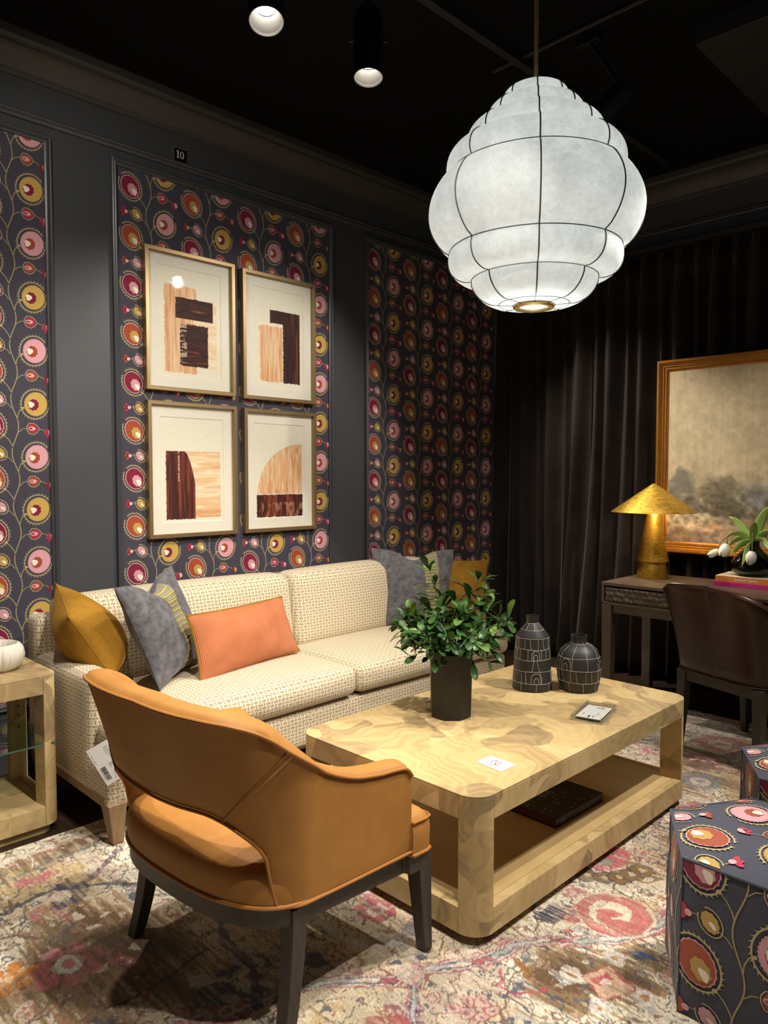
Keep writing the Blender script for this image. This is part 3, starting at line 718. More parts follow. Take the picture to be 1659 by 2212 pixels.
    D, T = dline([(.95, 2.50), (.99, 2.45), (.96, 2.40), (.89, 2.40)]); put(D < .03, '#3c4054'); disk(.925, 2.445, .035, '#ddd0b8'); disk(.86, 2.41, .028, '#b88450')
    disk(1.03, 1.68, .06, '#44465a', .05, .9); disk(1.05, 1.64, .02, '#d6cabc'); disk(1.62, 1.50, .05, '#6a7086', .03, .8); disk(1.95, 1.16, .014, '#b8505c'); disk(1.99, .96, .018, '#3d4a72', .026); disk(2.0, .93, .012, '#3d4a72', .03)
    D, T = dline([(1.66, 1.20), (1.60, 1.16), (1.61, 1.10), (1.68, 1.07)]); put(np.abs(D) < .006, '#b04a5c'); D, T = dline([(1.72, 1.19), (1.69, 1.13)]); put(D < .011, '#8a5a2a')
    # worn pile: fine salt and pepper, warp-wise streaks
    rg = np.random.RandomState(3); g = rg.rand(*X.shape)
    rgb[:] = rgb*(.86+.22*g[..., None])*(.88+.22*streak[..., None])
    P = np.stack([X, Y, .011+.002*vnoise(X, Y, .05, .05, 2)], -1)
    return painted_grid('rug_pile', None, P, len(xs)-1, len(ys)-1, M['rug'], None, rgb), (x0, x1, y0, y1)
rugt = Thing('oriental_rug', 'faded cream and brown oriental rug with pink and navy florals under the seating', 'rug', (2.1, 1.4, 0))
pile, (rx0, rx1, ry0, ry1) = make_rug()
pile.parent = rugt.o; pile.location = (-2.1, -1.4, 0)
MB().box(rx0, rx1, ry0, ry1, .0005, .0105).build('rug_backing', M['pages'], rugt, world=True)
m = MB(); rg = random.Random(2); yy = ry0
while yy < ry1:
    L = rg.uniform(.02, .045); a = rg.uniform(-.35, .35); m.hexa([(rx1-.005, yy, .006), (rx1-.005, yy+.004, .006), (rx1+L, yy+.003+a*L, .003), (rx1+L, yy+a*L, .003)], [(rx1-.005, yy, .010), (rx1-.005, yy+.004, .010), (rx1+L, yy+.003+a*L, .005), (rx1+L, yy+a*L, .005)]); yy += .008
tag(m.build('fringe', M['matboard'], rugt, world=True), kind='stuff')
# ------------------------------------------------------------------ upholstery helpers
def puffbox(mb, x0, x1, y0, y1, z0, z1, r=.02, puff=(0, 0, 0), n=14, warp=None, mi=0):
    h = ((x1-x0)/2, (y1-y0)/2, (z1-z0)/2); c = ((x0+x1)/2, (y0+y1)/2, (z0+z1)/2)
    def ticks(a, m):
        m = max(4, m); e = [-a, -a+r*.12, -a+r*.4, -a+r]; mid = [(-a+r)+(2*a-2*r)*i/m for i in range(1, m)]
        return e+mid+[a-r, a-r*.4, a-r*.12, a]
    T = [ticks(h[k], int(min(40, max(4, h[k]*2/.04)))) for k in range(3)]
    idx = {}
    def vert(p):
        q = [max(-(h[k]-r), min(h[k]-r, p[k])) for k in range(3)]; d = [p[k]-q[k] for k in range(3)]; l = math.sqrt(sum(e*e for e in d)) or 1
        o = [q[k]+d[k]/l*r for k in range(3)]
        f = [1-min(1, abs(p[k])/h[k])**2.2 for k in range(3)]
        for k in range(3):
            a, b = (k+1) % 3, (k+2) % 3
            o[k] += math.copysign(puff[k]*f[a]*f[b]*(abs(p[k])/h[k])**2, p[k])
        o = [o[k]+c[k] for k in range(3)]
        return tuple(warp(*o)) if warp else tuple(o)
    V = []; F = []
    for ax in range(3):
        a, b = (ax+1) % 3, (ax+2) % 3
        for s in (-1, 1):
            ids = []
            for u in T[a]:
                row = []
                for v in T[b]:
                    p = [0, 0, 0]; p[ax] = s*h[ax]; p[a] = u; p[b] = v; key = tuple(round(e, 6) for e in p)
                    if key not in idx: idx[key] = len(V); V.append(vert(p))
                    row.append(idx[key])
                ids.append(row)
            for i in range(len(ids)-1):
                for j in range(len(ids[0])-1):
                    q = (ids[i][j], ids[i+1][j], ids[i+1][j+1], ids[i][j+1]); F.append(q if s > 0 else q[::-1])
    mb.add(V, F, mi); return mb
def taper_leg(mb, tx, ty, tz, bx, by, wt, wb, curve=0, n=8, zb=.0135):
    rings = []
    for k in range(n+1):
        t = k/n; z = zb+(tz-zb)*(1-t); e = t**(1+curve)
        x, y, w_ = tx+(bx-tx)*e, ty+(by-ty)*e, (wt+(wb-wt)*t)/2
        rings.append([(x-w_, y-w_, z), (x+w_, y-w_, z), (x+w_, y+w_, z), (x-w_, y+w_, z)])
    mb.grid(rings, closed_v=True); m = len(mb.v)-4*(n+1)
    mb.f += [tuple(m+i for i in range(4)), tuple(m+4*n+i for i in (3, 2, 1, 0))]; mb.mi += [0, 0]; return mb

# ------------------------------------------------------------------ sofa
t = Thing('sofa', 'long cream and taupe basketweave sofa on tapered oak legs against the wallpapered wall', 'sofa', (2.41, 3.03, 0))
SF = M['sofa']
m = MB(); puffbox(m, 1.17, 3.66, 2.635, 3.43, .155, .325, .022, (.0, .004, .0)); m.build('base', SF, t, world=True)
for a, b in ((1.17, 1.295), (3.535, 3.66)):
    m = MB(); puffbox(m, a, b, 2.775, 3.40, .20, .625, .03, (.008, .004, .008)); m.build('arm', SF, t, world=True)
m = MB(); puffbox(m, 1.17, 3.66, 3.31, 3.45, .20, .79, .035, (0, .006, .004)); m.build('back_frame', SF, t, world=True)
for a, b, e0, e1 in ((1.30, 2.412, 1.185, 0), (2.416, 3.53, 0, 3.652)):
    m = MB(); puffbox(m, a, b, 2.60, 3.24, .338, .478, .045, (.004, .012, .03))
    if e0: puffbox(m, e0, a+.16, 2.60, 2.768, .338, .474, .04, (.004, .010, .008))
    if e1: puffbox(m, b-.16, e1, 2.60, 2.768, .338, .474, .04, (.004, .010, .008))
    m.build('seat_cushion', SF, t, world=True)
for a, b in ((1.235, 2.462), (2.470, 3.60)):
    m = MB(); puffbox(m, a, b, 3.14, 3.33, .462, .868, .05, (.004, .028, .014), warp=lambda x, y, z: (x, y+.13*(z-.47), z)); m.build('back_cushion', SF, t, world=True)
m = MB()
for a, b, c_, d_ in ((1.166, 1.195, 2.66, 3.40), (3.635, 3.664, 2.66, 3.40)): m.box(a, b, c_, d_, .160, .198)
m.box(1.20, 3.63, 2.665, 2.69, .135, .158); m.build('wood_rail', M['oak'], t, world=True, bevel=.003)
for x, y, dx, dy in ((1.204, 2.658, .010, .004), (3.626, 2.658, -.010, .004), (1.204, 3.37, .01, 0), (3.626, 3.37, -.01, 0)):
    m = MB(); taper_leg(m, x, y, .175, x+dx, y+dy, .074, .042, .2); m.build('leg', M['oak'], t, world=True, bevel=.004)
# hang tag on the arm's outside
t = Thing('price_tag', 'white paper price tag with a barcode hanging on the left arm of the sofa', 'tag', (1.16, 2.70, .35))
TO = Vector((1.094, 2.637, .401)); fx = Vector((.0575, -.043, -.130)).normalized(); fz = Vector((-.6, -.8, 0)).normalized(); fy = fz.cross(fx)
m4 = frame4((TO.x-1.16, TO.y-2.70, TO.z-.35), fx, fy)
TW, TH = .150, .19
# tag plane: u runs down along its long edge, v towards the chair
def tp(u, v, d=0): return tuple(m4 @ Vector((u*.78, v*.66, d)))
m = MB(); m.hexa([tp(0, 0, -.0008), tp(.192, 0, -.0008), tp(.192, .19, -.0008), tp(0, .19, -.0008)], [tp(0, 0, 0), tp(.192, 0, 0), tp(.192, .19, 0), tp(0, .19, 0)]); m.build('card', M['white'], t)
m = MB(); rg = random.Random(5)
def bar(mb, u0, u1, v0, v1, d=.0004): mb.hexa([tp(u0, v0, .0), tp(u1, v0, .0), tp(u1, v1, .0), tp(u0, v1, .0)], [tp(u0, v0, d), tp(u1, v0, d), tp(u1, v1, d), tp(u0, v1, d)])
u = .105
while u < .172:
    w_ = rg.choice([.0009, .0016, .0026]); bar(m, u, u+w_, .018, .044); u += w_+rg.choice([.001, .0016])
tag(m.build('barcode', M['ink'], t), kind='stuff')
m = MB()
for v, us in ((.010, [(.012, .022), (.03, .05), (.056, .08)]), (.012, [(.105, .13), (.135, .168)]), (.098, [(.02, .05), (.055, .10)]), (.106, [(.02, .035), (.038, .06), (.062, .07)]), (.088, [(.02, .04), (.042, .06)]), (.070, [(.10, .112), (.114, .122)]), (.076, [(.10, .118)]), (.082, [(.10, .116)]), (.088, [(.10, .12)]), (.10, [(.105, .15)]), (.108, [(.105, .125)]), (.12, [(.13, .142)]), (.14, [(.12, .13)]), (.15, [(.135, .145), (.16, .17)]), (.066, [(.15, .158), (.165, .18)]), (.088, [(.15, .16), (.17, .185)])):
    for a, b in us: bar(m, a, b, v, v+.0022)
tag(m.build('small_print', M['greyink'], t), kind='stuff')
text('brand_lettering', 'VANGUARD', .0125, m4 @ Matrix.Translation((.016, .101, .0003)), M['ink'], t.o)
text('subtitle_lettering', 'Furniture', .0085, m4 @ Matrix.Translation((.024, .091, .0003)), M['greyink'], t.o)
m = MB(); dm = [(.125, .152), (.137, .145), (.149, .152), (.149, .157), (.137, .165), (.125, .157)]
for i in range(6):
    (a, b), (c_, d_) = dm[i], dm[(i+1) % 6]; m.tube([tp(a, b, .0004), tp(c_, d_, .0004)], .0009, 5)
m.tube([tp(.125, .155, .0004), tp(.137, .148, .0004), tp(.149, .155, .0004)], .0007, 5); m.build('diamond_emblem', M['ink'], t)

# ------------------------------------------------------------------ wrap-around chair shells
def dense(path, n=140):
    P = np.array(path); L = np.r_[0, np.cumsum(np.hypot(*np.diff(P, axis=0).T))]; s = np.linspace(0, L[-1], n)
    Q = np.stack([np.interp(s, L, P[:, 0]), np.interp(s, L, P[:, 1])], 1)
    T_ = np.gradient(Q, axis=0); T_ /= np.linalg.norm(T_, axis=1)[:, None]; N = np.stack([T_[:, 1], -T_[:, 0]], 1)   # right-hand normal
    c = Q.mean(0); 
    if ((Q-c)*N).sum() < 0: N = -N
    return s/L[-1], Q, N
class Shell:
    def __init__(s, path, zlo, zhi, rake, thick, zref=(.36, .84)):
        s.s, s.Q, s.N = dense(path); s.zlo, s.zhi, s.rake, s.th, s.zr = zlo, zhi, rake, thick, zref
    def at(s, k, z, inset=0.0):
        f = max(0, (z-s.zr[0])/(s.zr[1]-s.zr[0])); k = min(max(k, 0), len(s.s)-1.001); i = int(k); g = k-i; sv = s.s[i]*(1-g)+s.s[i+1]*g; o = s.rake(sv)*f**1.4-inset; p = (s.Q[i]+s.N[i]*o)*(1-g)+(s.Q[i+1]+s.N[i+1]*o)*g
        return (p[0], p[1], z)
    def mesh(s, mb):
        P = []; n = len(s.s)
        for k in range(n):
            a, b, th = s.zlo(s.s[k]), s.zhi(s.s[k]), s.th(s.s[k]); row = []
            for i in range(9): row.append(s.at(k, a+.008+(b-.016-a)*i/8, 0 if i else .002))
            for i in range(1, 7):                                                  # rolled top
                t_ = i/7; ins = th*t_; z = b+.010*math.sin(math.pi*t_)-.006*t_*t_; x, y, _ = s.at(k, b, ins); row.append((x, y, z))
            for i in range(9): row.append(s.at(k, b-.018-(b-.018-a-.006)*i/8, th))
            row.append(s.at(k, a, th*.8)); row.append(s.at(k, a, th*.2))
            P.append(row)
        mb.grid(P, closed_v=True); m = len(P[0]); o = len(mb.v)-n*m
        mb.f += [tuple(o+i for i in range(m)), tuple(o+(n-1)*m+i for i in range(m-1, -1, -1))]; mb.mi += [0, 0]
    def k(s, v): return int(round(v*(len(s.s)-1)))
def prof(pts):
    xs, ys = [p[0] for p in pts], [p[1] for p in pts]
    def f(s):
        s = min(s, 1-s)
        # smooth interpolation
        i = max(0, min(len(xs)-2, next((j-1 for j in range(1, len(xs)) if xs[j] >= s), len(xs)-2)))
        t_ = (s-xs[i])/(xs[i+1]-xs[i]); 
        m0 = (ys[i+1]-ys[max(i-1, 0)])/(xs[i+1]-xs[max(i-1, 0)]); m1 = (ys[min(i+2, len(ys)-1)]-ys[i])/(xs[min(i+2, len(ys)-1)]-xs[i]); d = xs[i+1]-xs[i]
        t2, t3 = t_*t_, t_**3
        return (2*t3-3*t2+1)*ys[i]+(t3-2*t2+t_)*d*m0+(-2*t3+3*t2)*ys[i+1]+(t3-t2)*d*m1
    return f
def upath(xf, yf, xc, yc, a, e=.75):
    P = [(xf+(xc-xf)*i/40, -(yf+(yc-yf)*i/40)) for i in range(40)]
    for i in range(161):
        ph = R(-90+180*i/160); c, s_ = math.cos(ph), math.sin(ph); P.append((xc-a*abs(c)**e, yc*math.copysign(abs(s_)**e, s_)))
    return P+[(x, -y) for x, y in P[:40][::-1]]

# tan chair
t = Thing('armchair', 'tan leather barrel armchair with an open back and dark legs, in the foreground', 'armchair', (1.25, 1.755, 0), R(4))
zt = lambda x: .362-.034*max(0, (x+.33))/.63
pth = upath(.205, .387, -.13, .36, .203, .88)
zhi = prof([(0, .575), (.012, .598), (.04, .607), (.08, .613), (.14, .634), (.203, .680), (.237, .722), (.266, .767), (.29, .811), (.311, .838), (.336, .850), (.41, .852), (.501, .848)])
zlo_ = prof([(.0, .345), (.22, .35), (.280, .362), (.287, .40), (.293, .475), (.308, .52), (.332, .556), (.352, .576), (.382, .588), (.44, .584), (.501, .578)])
rk = prof([(0, .004), (.1, .008), (.2, .03), (.27, .068), (.32, .108), (.38, .102), (.501, .078)])
th = prof([(0, .080), (.2, .082), (.3, .084), (.501, .086)])
sh = Shell(pth, zlo_, zhi, rk, th)
m = MB(); sh.mesh(m); m.build('back_and_arms', M['tan'], t, smooth=50)
n = len(sh.s)
m = MB(); m.tube([sh.at(k, zhi(sh.s[k])-.008, -.002) for k in range(n)], .0048, 8)
m.tube([sh.at(k, zlo_(sh.s[k])+.004, -.001) for k in range(n)], .0042, 8)
for s0, s1 in ((.266, .350), (.734, .650)):
    k0, k1 = sh.k(s0), sh.k(s1); q = 14; pts = []
    for i in range(q+1):
        f = i/q; k = k0+(k1-k0)*f; z = (zhi(s0)-.008)*(1-f)+(zlo_(s1)+.004)*f; pts.append(sh.at(k, z, -.001))
    m.tube(pts, .0028, 6)
m.build('welt', M['tanseam'], t)
m = MB(); k0, k1 = sh.k(.266), sh.k(.350)
for i in range(46):
    f = (i+.3)/46; g = (i+.8)/46; z = lambda f: (zhi(.266)-.02)*(1-f)+(zlo_(.350)+.016)*f
    a, b = sh.at(k0+(k1-k0)*f, z(f), -.0022), sh.at(k0+(k1-k0)*g, z(g), -.0022)
    a = (a[0]+.004, a[1]-.005, a[2]-.002); b = (b[0]+.004, b[1]-.005, b[2]-.002)
    m.tube([a, b], .0009, 5)
tag(m.build('stitching', M['thread_tan'], t), kind='stuff')
# seat: domed D-shaped cushion, boxed at the front
q = [(x, y) for x, y in upath(.20, .372, -.13, .352, .198)]; q = [(x, y) for x, y in q]
S_, Q_, N_ = dense(q, 110)
out = [tuple(p) for p in Q_]; fr = [(.205, .392), (.262, .394), (.284, .388), (.292, .372), (.294, .30)]
out = [(.294, -.15), (.294, 0)][:1]+[(x, -y) for x, y in fr[::-1]]+out+fr+[(.294, .15), (.294, 0)]
C0 = (0.0, 0.0)
m = MB(); P = []
for x, y in out:
    row = []; b0 = zt(x)+.004
    for f, dz in ((1.0, 0), (1.004, .02), (1.006, .048), (1.0, .064), (.985, .077), (.955, .088), (.90, .098), (.82, .107), (.6, .12), (.3, .127), (.02, .129)): xx = C0[0]+(x-C0[0])*f; row.append((xx, C0[1]+(y-C0[1])*f, b0+dz*(1+.36*min(1, max(0, (xx-.02)/.22))*(1-dz/.129*.45))))
    P.append(row)
m.grid(P, closed_u=True); m.build('seat', M['tan'], t, smooth=40)
m = MB(); m.tube([(x*1.006, y*1.006, zt(x)+.004) for x, y in out], .005, 8, closed=True)
fe = [p for p in out if p[0] > .2]; i0 = next(i for i, p in enumerate(out) if p[0] > .2)
e1 = [(x*1.004, y*1.004, zt(x)+.004+.094) for x, y in ([p for p in out[-7:]]+out[:7])]; m.tube(e1, .0036, 6)
m.build('seat_welt', M['tanseam'], t)
# wood frame
q = [(x*.99, y*.985) for x, y in out]; m = MB()
m.hexa([(x, y, zt(x)-.052) for x, y in q], [(x, y, zt(x)-.001) for x, y in q]); m.build('seat_rail', M['greywood'], t, bevel=.003)
for y_ in (-1, 1):
    m = MB(); taper_leg(m, .266, y_*.362, .332, .300, y_*.360, .056, .034, .1); m.build('leg', M['greywood'], t, bevel=.003)
    m = MB(); taper_leg(m, -.175, y_*.322, .345, -.225, y_*.338, .05, .036, .9); m.build('leg', M['greywood'], t, bevel=.003)

# desk chair
t = Thing('desk_chair', 'dark brown leather chair with sloping arms pulled up to the desk', 'chair', (3.886, 1.303, 0), R(-18))
pth = upath(.15, .29, -.11, .262, .165, .5)
zhi = prof([(0, .535), (.03, .558), (.08, .57), (.16, .612), (.22, .66), (.26, .715), (.30, .79), (.335, .84), (.37, .86), (.501, .868)])
zlo_ = prof([(0, .42), (.501, .42)]); rk = prof([(0, .0), (.12, .012), (.26, .07), (.36, .115), (.501, .07)]); th = prof([(0, .055), (.501, .07)])
sh = Shell(pth, zlo_, zhi, rk, th, (.42, .86)); m = MB(); sh.mesh(m); m.build('back_and_arms', M['brown'], t, smooth=50)
m = MB(); n = len(sh.s); m.tube([sh.at(k, zhi(sh.s[k])-.008, -.001) for k in range(n)], .0035, 6); m.tube([sh.at(k, .424, -.001) for k in range(n)], .0035, 6)
for s0 in (.27, .73): m.tube([sh.at(sh.k(s0), .424+(zhi(s0)-.43-.01)*i/8, -.001) for i in range(9)], .0022, 6)
m.build('welt', M['brown'], t)
m = MB(); puffbox(m, -.22, .27, -.235, .235, .40, .49, .025, (0, 0, .015)); m.build('seat', M['brown'], t)
m = MB(); m.box(-.245, .26, -.235, .235, .362, .418); m.build('seat_rail', M['greywood'], t, bevel=.003)
for x, y, bx, by in ((-.225, .215, -.25, .222), (-.225, -.215, -.25, -.222), (.235, .21, .245, .215), (.235, -.21, .245, -.215)):
    m = MB(); taper_leg(m, x, y, .415, bx, by, .056, .03, .4); m.build('leg', M['greywood'], t, bevel=.004)

# ------------------------------------------------------------------ tables of bleached veneer
def rrect(x0, x1, y0, y1, r, n=8):
    P = []
    for cx, cy, a in ((x1-r, y1-r, 0), (x0+r, y1-r, 90), (x0+r, y0+r, 180), (x1-r, y0+r, 270)):
        for i in range(n+1): P.append((cx+r*math.cos(R(a+90*i/n)), cy+r*math.sin(R(a+90*i/n))))
    return P
def veneer_table(t, x0, x1, y0, y1, z_base, z_shelf, z_apron, z_top, r, plinth, split=False, zf=.0135):
    V, VP = M['veneer'], M['veneerplain']; g = .0012
    m = MB(); m.prism(rrect(x0, x1, y0, y1, r, 10), z_top-.006, z_top); m.build('top', V, t, world=True, bevel=.0015)
    for cx, cy, a in ((x1, y1, 0), (x0, y1, 90), (x0, y0, 180), (x1, y0, 270)):
        sx, sy = (1 if cx == x1 else -1), (1 if cy == y1 else -1); ox, oy = cx-sx*r, cy-sy*r
        P = [(ox+r*math.cos(R(a+9*i)), oy+r*math.sin(R(a+9*i))) for i in range(11)]
        P += [(ox-sx*.012, oy-sy*.012)] if True else []
        m = MB(); m.prism(P, z_base, z_top-.0064); m.build('post', V, t, world=True, bevel=.001)
    for (a0, a1, b0, b1) in ((x0+r+g, x1-r-g, y0, y0+.028), (x0+r+g, x1-r-g, y1-.028, y1), (x0, x0+.028, y0+r+g, y1-r-g), (x1-.028, x1, y0+r+g, y1-r-g)):
        m = MB(); m.box(a0, a1, b0, b1, z_apron, z_top-.0064); m.build('apron', V, t, world=True, bevel=.0015)
    for (a0, a1, b0, b1) in ((x0+r+g, x1-r-g, y0, y0+.035), (x0+r+g, x1-r-g, y1-.035, y1), (x0, x0+.035, y0+r+g, y1-r-g), (x1-.035, x1, y0+r+g, y1-r-g)):
        m = MB(); m.box(a0, a1, b0, b1, z_base, z_shelf); m.build('base_rail', V, t, world=True, bevel=.0015)
    m = MB(); i = .0372
    cut = ([(x0+i, (x0+x1)/2-.001), ((x0+x1)/2+.001, x1-i)] if split == 'x' else [(x0+i, x1-i)]); cuty = ([(y0+i, (y0+y1)/2-.001), ((y0+y1)/2+.001, y1-i)] if split == 'y' else [(y0+i, y1-i)])
    for a, b in cut:
        for c_, d_ in cuty: m.box(a, b, c_, d_, z_base+.02, z_shelf-.0008)
    m.build('shelf', VP, t, world=True, bevel=.001)
    m = MB(); m.prism(rrect(x0+plinth, x1-plinth, y0+plinth, y1-plinth, .05), zf, z_base); m.build('plinth', M['greywood'] if plinth > .03 else VP, t, world=True)
    m = MB(); m.box(x0+.03, x1-.03, y0+.03, y1-.03, z_top-.03, z_top-.0066); m.build('underside', VP, t, world=True)
t = Thing('coffee_table', 'large coffee table of pale swirling veneer with rounded corners and an open lower shelf', 'coffee table', (2.39, 1.705, .012))
veneer_table(t, 1.662, 3.112, 1.288, 2.125, .042, .122, .390, .465, .075, .05)
t = Thing('side_table', 'pale veneer side table with a glass shelf at the left end of the sofa', 'side table', (.79, 3.15, 0))
veneer_table(t, .46, 1.118, 2.935, 3.36, .036, .112, .555, .628, .06, .022, 'y', .0002)
m = MB(); m.box(.466, 1.112, 2.941, 3.354, .352, .360)
gl = m.build('glass_shelf', M['shelfglass'], t, world=True, bevel=.001)
m = MB()
for y_ in (2.9425, 3.3525): m.box(.47, 1.108, y_-.001, y_+.001, .3535, .3585)
m.build('glass_edge', plain('green_glass_edge', '#5f7f72', .2), t, world=True)
m = MB()


for zz in (.425, .386, .335):
    m = MB(); m.tube([(1.082, 3.2905, zz), (1.084, 3.2965, zz)], .0042, 8); m.build('peg_hole', M['black'], t, world=True)
# ------------------------------------------------------------------ desk
t = Thing('writing_desk', 'dark umber writing desk with hammered drawer fronts in front of the curtains', 'desk', (4.35, 1.48, 0))
DW = M['deskwood']; dx0, dx1, dy0, dy1 = 4.07, 4.66, .72, 2.235
m = MB(); m.box(dx0, dx1, dy0, dy1, .742, .762); m.build('desktop', DW, t, world=True, bevel=.002)
m = MB(); m.box(dx0+.002, dx1-.002, dy1-.02, dy1-.002, .635, .742); m.box(dx0+.002, dx1-.002, dy0+.002, dy0+.02, .635, .742); m.box(dx1-.02, dx1-.002, dy0+.02, dy1-.02, .635, .742)
m.box(dx0+.001, dx1-.02, dy0+.02, dy1-.02, .627, .645); m.box(dx0+.06, dx1-.02, dy0+.02, dy1-.02, .70, .74)
for yy in (1.70, 1.24): m.box(dx0+.001, dx0+.06, yy-.011, yy+.011, .645, .742)
m.build('case', DW, t, world=True, bevel=.0015)
def hammered(y0, y1, z0, z1, x):
    ny, nz = 110, 22; rg = random.Random(int(y0*100)); q = .034
    cs = [(y0+q*(i+.5*(j % 2))+rg.uniform(-.006, .006), z0+q*.87*j+rg.uniform(-.005, .005)) for i in range(int((y1-y0)/q)+2) for j in range(int((z1-z0)/(q*.87))+2)]
    P = []
    for i in range(ny+1):
        row = []
        for j in range(nz+1):
            y_, z_ = y0+(y1-y0)*i/ny, z0+(z1-z0)*j/nz; d = min((y_-a)**2+(z_-b)**2 for a, b in cs)
            row.append((x-.010*min(1, d/.00034)-.001, y_, z_))
        P.append(row)
    m = MB(); m.grid(P); m.box(x, x+.02, y0, y1, z0, z1); return m
DF = plain('hammered_drawer_bronze', '#5a4e42', .4, .15, .2, 20)
for a, b in ((1.715, 2.205), (1.255, 1.685), (.75, 1.225)):
    d = hammered(a, b, .650, .732, dx0+.008).build('drawer', DF, t, world=True, smooth=60)
    m = MB(); c_ = (a+b)/2; m.tube([(dx0+.006, c_, .693), (dx0-.018, c_, .693)], .004, 8); m.tube([(dx0-.016, c_, .690), (dx0-.019, c_-.016, .699), (dx0-.018, c_-.024, .697)], .0035, 8); m.tube([(dx0-.016, c_, .693), (dx0-.014, c_+.007, .672)], .003, 8); m.build('pull', M['brass'], d, world=True)
for x in (dx0+.032, dx1-.032):
    for y_ in (dy1-.036, dy0+.036):
        m = MB(); taper_leg(m, x, y_, .627, x, y_, .062, .056); m.build('leg', DW, t, world=True, bevel=.003)
m = MB()
for x in (dx0+.02, dx1-.045): m.box(x, x+.026, dy0+.06, dy1-.06, .578, .626)
for y_ in (dy0+.02, dy1-.046): m.box(dx0+.06, dx1-.06, y_, y_+.026, .578, .626)
m.build('stretcher', DW, t, world=True, bevel=.002)

# ------------------------------------------------------------------ hexagonal stools in the wallpaper's embroidered cloth
def stool(cx, cy, label, rot, cz=.43, tagged=False):
    t = Thing('hexagonal_stool', label, 'stool', (cx, cy, .0135), rot, 'embroidered hexagonal stools'); h = cz-.0135; Rr = .284; F = M['fabricnavy']
    vt = [(Rr*math.cos(R(90+60*i)), Rr*math.sin(R(90+60*i))) for i in range(6)]
    def side(i, u, v, d):
        a, b = vt[i], vt[(i+1) % 6]; f = 1.0+.03*(1-v); x, y = a[0]+(b[0]-a[0])*u, a[1]+(b[1]-a[1])*u
        nx, ny = math.cos(R(120+60*i)), math.sin(R(120+60*i)); k = .010*math.sin(math.pi*min(1, max(0, v)))*(1-(2*u-1)**4)+d
        return (x*f+nx*k, y*f+ny*k, (h-.012)*v)
    m = MB(); P = []
    for i in range(6):
        for u in [k/8 for k in range(8)]: P.append([side(i, u, v/8, 0) for v in range(9)])
    m.grid(P, closed_u=True); m.build('side_panels', F, t, smooth=50)
    m = MB(); P = []
    dome = lambda f: h-.012+.022*(1-f**4)
    for i in range(6):
        for u in [k/8 for k in range(8)]:
            a, b = vt[i], vt[(i+1) % 6]; x, y = a[0]+(b[0]-a[0])*u, a[1]+(b[1]-a[1])*u; P.append([(x*f, y*f, dome(f)) for f in (1, .97, .9, .75, .5, .25, .02)])
    m.grid(P, closed_u=True); m.build('padded_top', F, t, smooth=60)
    m = MB(); m.tube([(x*1.004, y*1.004, h-.012) for i in range(6) for x, y in [(vt[i][0]+(vt[(i+1) % 6][0]-vt[i][0])*k/6, vt[i][1]+(vt[(i+1) % 6][1]-vt[i][1])*k/6) for k in range(6)]], .004, 6, closed=True)
    for i in range(6): m.tube([side(i, 0, v/6, .001) for v in range(7)], .002, 6)
    m.build('welt', F, t)
    pt = strip(.045, h-.005, 1, 3); pt2 = strip(.045-.3545+.0, h-.005, 3, 3)
    for i in range(6):
        p2 = strip(.045-.3545, h-.012, 2, 3, 1) if i % 2 else strip(.16-.3545, h-.06, 2, 3, 0)
        if i % 2: p2 = strip(.045-.3545, h-.012, 2, 3, 1)
        p2.mesh('embroidery', [(.002, .002), (Rr-.002, .002), (Rr-.002, h-.014), (.002, h-.014)], lambda x, y, z, i=i: side(i, x/Rr, y/(h-.012), z*2.6+.0004), M['thread'], t.o, .022)['kind'] = 'stuff'
    a = R(128); ca, sa = math.cos(a), math.sin(a)
    def topmap(x, y, z):
        f = 0
        for i in range(6): f = max(f, (x*math.cos(R(120+60*i))+y*math.sin(R(120+60*i)))/(Rr*.866))
        return (x, y, dome(min(1, f))+z*2.6+.0008)
    # pattern turned on the top
    p3 = strip(-.53, .52, 4, 5, 1); rot_ = Pat()
    for pts, c, z in p3.polys: rot_.poly([(x*ca-y*sa, x*sa+y*ca) for x, y in pts], c, z)
    rot_.mesh('embroidery', [(x*.985, y*.985) for x, y in vt], topmap, M['thread'], t.o, .022)['kind'] = 'stuff'
    return t
stool(2.103, .635, 'navy stool embroidered with large orange and pink blooms, nearest the camera at the right edge', 0)
stool(2.775, .670, 'navy embroidered stool behind the nearer one, in front of the brown desk chair', 0)
t = Thing('stool_tag', 'small white paper tag hanging on the farther embroidered stool', 'tag', (2.53, .66, .36))
m = MB(); m.hexa([(2.512, .742, .30), (2.517, .655, .30), (2.515, .655, .385), (2.510, .70, .415)], [(2.5105, .742, .30), (2.5155, .655, .30), (2.5135, .655, .385), (2.5085, .70, .415)]); m.build('card', M['white'], t, world=True)
